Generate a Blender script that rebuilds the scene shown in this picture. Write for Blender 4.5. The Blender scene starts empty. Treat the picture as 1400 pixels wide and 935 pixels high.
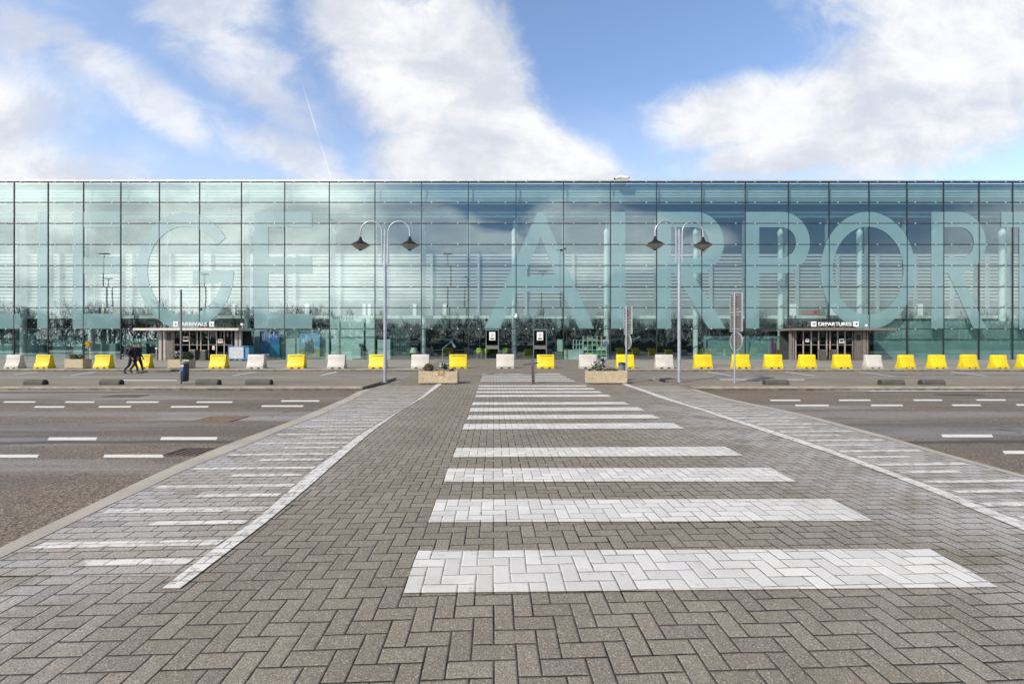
import bpy, bmesh, math, random
from mathutils import Vector, Matrix
R = math.radians
random.seed(7)
C = bpy.context.scene.collection
H, F, HY, CX = 1.55, 600.0, 470.0, 700.0
FY = 40.0                                   # distance of the glass front

# ------------------------------------------------------------------ geometry helpers
def zprof(Y):
    if Y < 12.5: return 0.012
    if Y > 15.5: return 0.13
    return 0.012 + (Y - 12.5) / 3.0 * 0.118
def at(x, y, Y):                            # a photo pixel on a plane Y metres away
    return Vector(((x - CX) * Y / F, Y, H + (HY - y) * Y / F))
def gp(x, y, z=None):                       # a photo pixel on the ground
    zz = 0.0 if z is None else z
    Y = (H - zz) * F / (y - HY)
    if z is None:
        for _ in range(30): Y = (H - zprof(Y)) * F / (y - HY) * 0.5 + Y * 0.5
    return ((x - CX) * Y / F, Y)

class MB:
    def __init__(s): s.v = []; s.f = []; s.m = []; s.s = []
    def add(s, vs, fs, mi=0, sm=False):
        o = len(s.v); s.v += [tuple(v) for v in vs]
        for f in fs: s.f.append([i + o for i in f]); s.m.append(mi); s.s.append(sm)
    def box(s, x0, x1, y0, y1, z0, z1, mi=0):
        s.add([(x0,y0,z0),(x1,y0,z0),(x1,y1,z0),(x0,y1,z0),(x0,y0,z1),(x1,y0,z1),(x1,y1,z1),(x0,y1,z1)],
              [(0,3,2,1),(4,5,6,7),(0,1,5,4),(1,2,6,5),(2,3,7,6),(3,0,4,7)], mi)
    def tube(s, pts, rad, n=10, mi=0, caps=True):
        pts = [Vector(p) for p in pts]
        if not isinstance(rad, (list, tuple)): rad = [rad] * len(pts)
        vs = []; up = None
        for i, p in enumerate(pts):
            d = (pts[min(i+1, len(pts)-1)] - pts[max(i-1, 0)]).normalized()
            if up is None:
                up = Vector((0,0,1)) if abs(d.z) < 0.9 else Vector((1,0,0))
            a = (up - d * up.dot(d)).normalized(); up = a
            b = d.cross(a)
            for k in range(n):
                t = 2*math.pi*k/n
                vs.append(p + (a*math.cos(t) + b*math.sin(t)) * rad[i])
        fs = [(i*n+k, i*n+(k+1)%n, (i+1)*n+(k+1)%n, (i+1)*n+k) for i in range(len(pts)-1) for k in range(n)]
        s.add(vs, fs, mi, True)
        if caps:
            m = len(pts)-1
            s.add(vs[:n], [tuple(reversed(range(n)))], mi); s.add(vs[m*n:], [tuple(range(n))], mi)
    def lathe(s, prof, n=20, c=(0,0,0), mi=0):
        vs = [(c[0]+r*math.cos(2*math.pi*k/n), c[1]+r*math.sin(2*math.pi*k/n), c[2]+z) for r, z in prof for k in range(n)]
        fs = [(i*n+k, i*n+(k+1)%n, (i+1)*n+(k+1)%n, (i+1)*n+k) for i in range(len(prof)-1) for k in range(n)]
        s.add(vs, fs, mi, True)
    def prism(s, poly, y0, y1, mi=0):       # polygon in x,z pushed along y
        n = len(poly)
        s.add([(x,y0,z) for x,z in poly]+[(x,y1,z) for x,z in poly],
              [tuple(range(n)), tuple(reversed(range(n,2*n)))]+[(i,i+n,(i+1)%n+n,(i+1)%n) for i in range(n)], mi)
    def build(s, name, mats, parent=None, loc=None, bevel=0, seg=2, rz=0):
        me = bpy.data.meshes.new(name); me.from_pydata(s.v, [], s.f); me.update()
        if not isinstance(mats, (list, tuple)): mats = [mats]
        for m in mats: me.materials.append(m)
        for p, mi, sm in zip(me.polygons, s.m, s.s): p.material_index = mi; p.use_smooth = sm
        bm = bmesh.new(); bm.from_mesh(me); bmesh.ops.recalc_face_normals(bm, faces=bm.faces)
        if bevel:
            bmesh.ops.remove_doubles(bm, verts=bm.verts, dist=1e-5)
            ed = [e for e in bm.edges if len(e.link_faces) == 2 and e.calc_face_angle(0) > 0.5]
            bmesh.ops.bevel(bm, geom=ed, offset=bevel, segments=seg, affect='EDGES', profile=0.5)
        bm.to_mesh(me); bm.free()
        o = bpy.data.objects.new(name, me); C.objects.link(o)
        if parent: o.parent = parent
        if loc is not None: o.location = loc
        o.rotation_euler.z = rz
        return o
def tag(o, label=None, cat=None, group=None, kind=None):
    if label: o['label'] = label
    if cat: o['category'] = cat
    if group: o['group'] = group
    if kind: o['kind'] = kind
    return o
def thing(name, label, cat, loc=(0,0,0), rz=0, group=None):
    o = bpy.data.objects.new(name, None); C.objects.link(o)
    o.location = loc; o.rotation_euler.z = rz; o.empty_display_size = 0.2
    return tag(o, label, cat, group)
def dup(root, loc, rz=None, label=None):
    def cp(o, par):
        c = o.copy(); C.objects.link(c)
        if par: c.parent = par
        for ch in list(o.children): cp(ch, c)
        return c
    r = cp(root, None); r.location = loc
    if rz is not None: r.rotation_euler.z = rz
    if label: r['label'] = label
    return r
def struct(name, mb, m, parent=None, **k):
    o = mb.build(name, m, parent, **k)
    if not parent: o['kind'] = 'structure'
    return o

# ------------------------------------------------------------------ node helpers
class E:
    def __init__(s, nt, v): s.nt = nt; s.v = v
    def op(s, o, *a, clamp=False):
        n = s.nt.nodes.new('ShaderNodeMath'); n.operation = o; n.use_clamp = clamp
        for i, q in enumerate((s,)+a):
            q = q.v if isinstance(q, E) else q
            if isinstance(q, (int, float)): n.inputs[i].default_value = q
            else: s.nt.links.new(q, n.inputs[i])
        return E(s.nt, n.outputs[0])
    def __add__(s,o): return s.op('ADD',o)
    def __sub__(s,o): return s.op('SUBTRACT',o)
    def __mul__(s,o): return s.op('MULTIPLY',o)
    def __truediv__(s,o): return s.op('DIVIDE',o)
    def rsub(s,o): return (s*-1.0)+o
    def floor(s): return s.op('FLOOR')
    def fmod(s,o): return s.op('FLOORED_MODULO',o)
    def max(s,o): return s.op('MAXIMUM',o)
    def min(s,o): return s.op('MINIMUM',o)
    def eq(s,o): return s.op('COMPARE',o,0.25)
    def gt(s,o): return s.op('GREATER_THAN',o)
    def sqrt(s): return s.op('SQRT')
    def clamp(s): return s.op('ADD',0.0,clamp=True)
    def smooth(s,a,b):
        n = s.nt.nodes.new('ShaderNodeMapRange'); n.interpolation_type='SMOOTHSTEP'
        s.nt.links.new(s.v,n.inputs['Value']); n.inputs['From Min'].default_value=a; n.inputs['From Max'].default_value=b
        return E(s.nt,n.outputs[0])
def mixc(nt, f, a, b, blend='MIX'):
    n = nt.nodes.new('ShaderNodeMix'); n.data_type='RGBA'; n.blend_type=blend
    for q, i in ((f,0),(a,6),(b,7)):
        q = q.v if isinstance(q, E) else q
        if isinstance(q,(int,float)): n.inputs[i].default_value=q
        elif isinstance(q,(tuple,list)): n.inputs[i].default_value=(*q[:3],1)
        else: nt.links.new(q,n.inputs[i])
    return n.outputs[2]
def noise(nt, vec, scale, detail=4, rough=0.55, dist=0.0, dim='3D'):
    n = nt.nodes.new('ShaderNodeTexNoise'); n.noise_dimensions=dim
    n.inputs['Scale'].default_value=scale; n.inputs['Detail'].default_value=detail
    n.inputs['Roughness'].default_value=rough; n.inputs['Distortion'].default_value=dist
    if vec is not None: nt.links.new(vec.v if isinstance(vec,E) else vec, n.inputs['Vector'])
    return E(nt,n.outputs['Fac'])
def sep(nt, sock):
    n = nt.nodes.new('ShaderNodeSeparateXYZ'); nt.links.new(sock,n.inputs[0]); return [E(nt,o) for o in n.outputs]
def comb(nt,x,y,z=0.0):
    n = nt.nodes.new('ShaderNodeCombineXYZ')
    for i,q in enumerate((x,y,z)):
        q = q.v if isinstance(q,E) else q
        if isinstance(q,(int,float)): n.inputs[i].default_value=q
        else: nt.links.new(q,n.inputs[i])
    return n.outputs[0]
def newmat(name):
    m = bpy.data.materials.new(name); m.use_nodes=True; nt=m.node_tree
    b = nt.nodes['Principled BSDF']
    return m, nt, b
def bump(nt, b, h, strength=0.3, dist=0.01):
    n = nt.nodes.new('ShaderNodeBump'); n.inputs['Strength'].default_value=strength; n.inputs['Distance'].default_value=dist
    nt.links.new(h.v,n.inputs['Height']); nt.links.new(n.outputs[0],b.inputs['Normal'])
def mat(name, col, rough=0.6, metal=0.0, var=0.15, scale=6.0, fine=0.0, bstr=0.0, bscale=60.0, spec=0.5, coord='Object'):
    m, nt, b = newmat(name)
    tc = nt.nodes.new('ShaderNodeTexCoord'); v = tc.outputs[coord]
    n1 = noise(nt, v, scale, 5)
    a = tuple(c*(1-var) for c in col); z = tuple(min(1,c*(1+var)) for c in col)
    c = mixc(nt, n1.smooth(0.3,0.7), a, z)
    if fine:
        n2 = noise(nt, v, bscale, 2, 0.7)
        c = mixc(nt, n2.smooth(0.35,0.65), mixc(nt, fine, c, (0,0,0)), mixc(nt, fine, c, (1,1,1) if max(col)>.5 else tuple(min(1,q*2.2) for q in col)))
    nt.links.new(c, b.inputs['Base Color'])
    r = n1*0.2+(rough-0.1); nt.links.new(r.v,b.inputs['Roughness'])
    b.inputs['Metallic'].default_value=metal; b.inputs['Specular IOR Level'].default_value=spec
    if bstr: bump(nt,b,noise(nt,v,bscale,3),bstr,0.01)
    return m

def dirty(name,col,dirt,rough):
    m, nt, b = newmat(name); tc=nt.nodes.new('ShaderNodeTexCoord'); v=tc.outputs['Object']
    oi=nt.nodes.new('ShaderNodeObjectInfo'); x,y,z=sep(nt,v); r=E(nt,oi.outputs['Random'])
    vv=comb(nt,x+r*37.0,y,z)
    c=mixc(nt,noise(nt,vv,3.0,5).smooth(.3,.7)*(r*0.5+0.5),col,tuple(q*.80 for q in col))
    c=mixc(nt,noise(nt,vv,9.0,6,.7).smooth(.45,.75)*z.smooth(.42,.02)*0.65,c,dirt)
    c=mixc(nt,noise(nt,comb(nt,x*26.0+r*9.0,y*5.0,z*3.0),1.0,3).smooth(.64,.74)*0.35,c,dirt)
    sc_=noise(nt,comb(nt,x*6.0+r*50.0,y*6.0,z*40.0),1.0,2).smooth(.66,.72)*0.4
    c=mixc(nt,sc_,c,tuple(min(1,q*1.15+.05) for q in col))
    nt.links.new(c,b.inputs['Base Color']); b.inputs['Roughness'].default_value=rough
    bump(nt,b,noise(nt,vv,30,3),0.06,0.01)
    return m
TH = math.atan(25/600)
W = 0.1125
def brick_nodes(nt, kind):
    g = nt.nodes.new('ShaderNodeNewGeometry')
    px, py, pz = sep(nt, g.outputs['Position'])
    p = px*math.cos(TH) + py*math.sin(TH); q = py*math.cos(TH) - px*math.sin(TH)
    # slight unevenness of the laying
    wob = noise(nt, comb(nt,px,py), 1.3, 2)
    p = p + (wob-0.5)*0.02; q = q + (noise(nt, comb(nt,py,px,3.0), 1.7, 2)-0.5)*0.02
    if kind == 'herring':
        x = p/W; y = q/W
        i = x.floor(); j = y.floor(); fx = x-i; fy = y-j
        k = (i-j).fmod(4.0)
        k0,k1,k2,k3 = k.eq(0.0),k.eq(1.0),k.eq(2.0),k.eq(3.0)
        d = (fx+k1).min(fx.rsub(1.0)+k0).min((fy+k2).min(fy.rsub(1.0)+k3))
        bid = comb(nt, i-k1, j-k2, 0.0)
    else:
        y = q/(W); j = y.floor(); fy = y-j
        x = p/(2*W) + j.fmod(2.0)*0.5; i = x.floor(); fx = x-i
        d = (fx*2.0).min(fx.rsub(1.0)*2.0).min(fy.min(fy.rsub(1.0)))
        bid = comb(nt, i, j, 5.0)
    wn = nt.nodes.new('ShaderNodeTexWhiteNoise'); nt.links.new(bid, wn.inputs[0])
    pos = comb(nt,px,py)
    return d, E(nt,wn.outputs['Value']), pos, px, py
def paver_mat(name, c0, c1, kind='herring', paint=False, pale=0.0):
    m, nt, b = newmat(name)
    d, rnd, pos, px, py = brick_nodes(nt, kind)
    edge = noise(nt,pos,14,3)
    gap = noise(nt,pos,0.8,5,0.7,0.6).smooth(0.55,0.72)
    joint = (d + (edge-0.5)*0.06 - gap*(0.05 if not paint else 0.01)).smooth(0.020 if not paint else 0.012,0.058 if not paint else 0.042)         # 0 in the joint
    base = mixc(nt, rnd, c0, c1)
    big = noise(nt,pos,0.45,5,0.6)
    base = mixc(nt, big.smooth(0.35,0.7)*(0.35+pale), base, (0.37,0.325,0.26) if not paint else (0.62,0.60,0.57))
    chalk_sheen = noise(nt,comb(nt,px*1.0+2.0,py*1.6),0.9,7,0.68,0.5)
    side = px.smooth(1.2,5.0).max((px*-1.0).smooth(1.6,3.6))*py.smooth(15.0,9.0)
    if not paint: base = mixc(nt, chalk_sheen.smooth(0.36,0.58)*side*0.95, base, (0.50,0.47,0.44))  # chalky residue; on the right also the ground's sheen put into colour
    gv = nt.nodes.new('ShaderNodeTexVoronoi'); gv.inputs['Scale'].default_value=1.6; nt.links.new(pos,gv.inputs['Vector'])
    gum = E(nt,gv.outputs['Distance']).smooth(0.036,0.024)*sep(nt,gv.outputs['Color'])[0].gt(0.45)*(0.55 if not paint else 0.2)
    patch = noise(nt,pos,1.1,4,0.6,0.4)
    base = mixc(nt, patch.smooth(0.52,0.72)*0.42, base, (0.13,0.115,0.10) if not paint else (0.55,0.53,0.5))
    if not paint:                                            # damp, darker ground band and scattered dark bricks
        base = mixc(nt, rnd.gt(0.93)*0.35, base, (0.12,0.105,0.095))
    gr = noise(nt,pos,260,2,0.7)
    vo = nt.nodes.new('ShaderNodeTexVoronoi'); vo.inputs['Scale'].default_value=190; nt.links.new(pos,vo.inputs['Vector'])
    va = sep(nt, vo.outputs['Color']); gr2 = va[1]
    if not paint:
        base = mixc(nt, va[0].smooth(0.0,1.0)*0.30, base, (0.12,0.096,0.066))
        base = mixc(nt, va[1].gt(0.90)*0.50, base, (0.58,0.52,0.42))
        base = mixc(nt, va[2].gt(0.80)*0.45, base, (0.05,0.042,0.03))
    else:
        base = mixc(nt, va[2].gt(0.9)*0.25, base, (0.4,0.39,0.37))
    if paint:                                                # worn flecks
        worn = noise(nt,pos,9,6,0.7)
        dirt = noise(nt,comb(nt,px*0.5,py*1.5),1.6,7,0.7)
        base = mixc(nt, dirt.smooth(0.45,0.75)*0.45, base, (0.42,0.38,0.32))
        base = mixc(nt, worn.smooth(0.57 if kind=='herring' else 0.49,0.70 if kind=='herring' else 0.64)*(0.5 if kind=='herring' else 0.75), base, (0.26,0.22,0.17))
    base = mixc(nt, gum, base, (0.48,0.45,0.40) if not paint else (0.4,0.38,0.34))
    jd = noise(nt,pos,2.2,3)
    jc = mixc(nt, jd.smooth(0.35,0.65), (0.009,0.008,0.006), (0.055,0.046,0.034)) if not paint else mixc(nt, jd.smooth(0.35,0.65),(0.05,0.045,0.04),(0.36,0.34,0.31))
    nt.links.new(mixc(nt, joint, jc, base), b.inputs['Base Color'])
    b.inputs['Roughness'].default_value = 0.78; b.inputs['Specular IOR Level'].default_value=0.35
    h = d.smooth(0.0,0.11)*1.0 + gr*0.12 + gr2*0.10 + rnd*0.25
    bump(nt,b,h,0.55,0.008)
    return m
def asphalt_mat(name, c0, c1, pale_streak=0.68, grain=1.0, streak=True):
    m, nt, b = newmat(name)
    g = nt.nodes.new('ShaderNodeNewGeometry'); px,py,pz = sep(nt,g.outputs['Position']); pos=comb(nt,px,py)
    v = nt.nodes.new('ShaderNodeTexVoronoi'); v.inputs['Scale'].default_value=70; nt.links.new(pos,v.inputs['Vector'])
    vs = sep(nt, v.outputs['Color'])
    base = mixc(nt, vs[0].smooth(0.1,0.9), c0, c1)
    base = mixc(nt, vs[1].gt(0.86)*0.6*grain, base, (0.44,0.37,0.28))
    base = mixc(nt, vs[2].gt(0.75)*0.65*grain, base, (0.03,0.027,0.024))
    big = noise(nt,comb(nt,px*0.35,py),0.5,5,0.6)
    base = mixc(nt, big.smooth(0.42,0.7)*0.5, base, (0.085,0.075,0.07))
    if streak:
        s1 = noise(nt,comb(nt,px*0.09,py*0.75),1.0,6,0.62,0.6)
        base = mixc(nt, s1.smooth(0.48,0.68)*pale_streak, base, (0.36,0.345,0.325))  # pale streaks drawn out along x
        s2 = noise(nt,comb(nt,px*0.2+9.0,py*1.6),0.8,5,0.65,0.4)
        base = mixc(nt, s2.smooth(0.55,0.72)*0.45, base, (0.17,0.115,0.07))
        # wheel tracks and the dark seam between two lays of asphalt
        wob = noise(nt,comb(nt,px*0.3,0.0),1.0,4)
        for yc,w_,a,col in ((6.92,0.16,0.75,(0.05,0.045,0.045)),(8.0,1.1,0.35,(0.09,0.085,0.085)),(11.2,0.55,0.4,(0.11,0.085,0.07)),(14.0,0.35,0.5,(0.13,0.105,0.08)),(9.7,0.5,0.3,(0.34,0.34,0.36))):
            dd = ((py + (wob-0.5)*0.5) - yc).op('ABSOLUTE')
            base = mixc(nt, dd.smooth(w_,w_*0.3)*a, base, col)
    vc = nt.nodes.new('ShaderNodeTexVoronoi'); vc.feature='DISTANCE_TO_EDGE'; vc.inputs['Scale'].default_value=0.33
    wp = noise(nt,pos,0.9,5,0.65); nt.links.new(comb(nt,px+(wp-0.5)*2.2,py+(noise(nt,pos,1.1,5,0.65)-0.5)*2.0),vc.inputs['Vector'])
    ck = E(nt,vc.outputs['Distance']).smooth(0.008,0.002)*noise(nt,pos,0.25,2).smooth(0.45,0.6)
    base = mixc(nt, ck*0.7, base, (0.03,0.026,0.02))
    oil = noise(nt,comb(nt,px,py),1.3,3,0.5)
    base = mixc(nt, oil.smooth(0.66,0.76)*0.5, base, (0.06,0.05,0.042))
    nt.links.new(base,b.inputs['Base Color'])
    b.inputs['Roughness'].default_value=0.72; b.inputs['Specular IOR Level'].default_value=0.4
    dd = E(nt,v.outputs['Distance'])
    bump(nt,b,dd*1.0+vs[0]*0.5,0.5,0.008)
    return m
def paint_mat(name, col=(0.72,0.68,0.60), worn=0.5):
    m, nt, b = newmat(name)
    g = nt.nodes.new('ShaderNodeNewGeometry'); v=g.outputs['Position']
    n = noise(nt,v,6,7,0.75); f = noise(nt,v,120,2,0.7)
    c = mixc(nt, n.smooth(0.5,0.75)*worn, col, (0.3,0.28,0.25))
    c = mixc(nt, f.smooth(0.55,0.72)*0.35, c, (0.3,0.28,0.26))
    nt.links.new(c,b.inputs['Base Color']); b.inputs['Roughness'].default_value=0.7
    bump(nt,b,f,0.3,0.004)
    return m
def glass_mat(name, tint, ior=1.9, wave=0.0):
    m, nt, b = newmat(name); nt.nodes.remove(b)
    out = nt.nodes['Material Output']
    t = nt.nodes.new('ShaderNodeBsdfTransparent'); t.inputs[0].default_value=(*tint,1)
    gl = nt.nodes.new('ShaderNodeBsdfGlossy'); gl.inputs['Roughness'].default_value=0.0; gl.inputs['Color'].default_value=(0.88,0.985,0.975,1)
    ge = nt.nodes.new('ShaderNodeNewGeometry'); dt = nt.nodes.new('ShaderNodeVectorMath'); dt.operation='DOT_PRODUCT'
    nt.links.new(ge.outputs['Normal'],dt.inputs[0]); nt.links.new(ge.outputs['Incoming'],dt.inputs[1])
    f0 = ((ior-1)/(ior+1))**2
    fres = E(nt,dt.outputs['Value']).op('ABSOLUTE').rsub(1.0).op('POWER',5.0)*(1-f0)+f0
    mx = nt.nodes.new('ShaderNodeMixShader')
    nt.links.new(fres.v,mx.inputs[0]); nt.links.new(t.outputs[0],mx.inputs[1]); nt.links.new(gl.outputs[0],mx.inputs[2])
    nt.links.new(mx.outputs[0],out.inputs[0])
    if wave:
        tc = nt.nodes.new('ShaderNodeNewGeometry')
        n = noise(nt,tc.outputs['Position'],0.45,2)
        bp = nt.nodes.new('ShaderNodeBump'); bp.inputs['Strength'].default_value=1.0; bp.inputs['Distance'].default_value=wave
        oi = nt.nodes.new('ShaderNodeObjectInfo'); zz = sep(nt,tc.outputs['Position'])[2]
        row = ((zz-2.9)/1.922).floor(); wn = nt.nodes.new('ShaderNodeTexWhiteNoise'); nt.links.new(comb(nt,E(nt,oi.outputs['Random'])*91.0,row,0.0),wn.inputs[0])
        r1,r2,r3 = sep(nt,wn.outputs['Color'])
        ad = nt.nodes.new('ShaderNodeVectorMath'); ad.operation='ADD'; nt.links.new(tc.outputs['Normal'],ad.inputs[0])
        nt.links.new(comb(nt,(r1-0.5)*0.009,0.0,(r2-0.5)*0.009),ad.inputs[1])
        nm = nt.nodes.new('ShaderNodeVectorMath'); nm.operation='NORMALIZE'; nt.links.new(ad.outputs[0],nm.inputs[0])
        nt.links.new(nm.outputs[0],bp.inputs['Normal'])
        nt.links.new(n.v,bp.inputs['Height']); nt.links.new(bp.outputs[0],gl.inputs['Normal'])
    return m
def film_mat(name, col, see=0.25, rough=0.35):
    m, nt, b = newmat(name); out = nt.nodes['Material Output']
    g = nt.nodes.new('ShaderNodeNewGeometry'); n = noise(nt,g.outputs['Position'],0.8,4)
    nt.links.new(mixc(nt,n.smooth(0.3,0.7),tuple(c*0.93 for c in col),col),b.inputs['Base Color'])
    b.inputs['Roughness'].default_value=rough; b.inputs['Coat Weight'].default_value=1.0; b.inputs['Coat IOR'].default_value=2.5; b.inputs['Coat Roughness'].default_value=0.02
    t = nt.nodes.new('ShaderNodeBsdfTransparent'); t.inputs[0].default_value=(0.75,0.93,0.93,1)
    mx = nt.nodes.new('ShaderNodeMixShader'); mx.inputs[0].default_value=1-see
    nt.links.new(t.outputs[0],mx.inputs[1]); nt.links.new(b.outputs[0],mx.inputs[2]); nt.links.new(mx.outputs[0],out.inputs[0])
    return m

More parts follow.
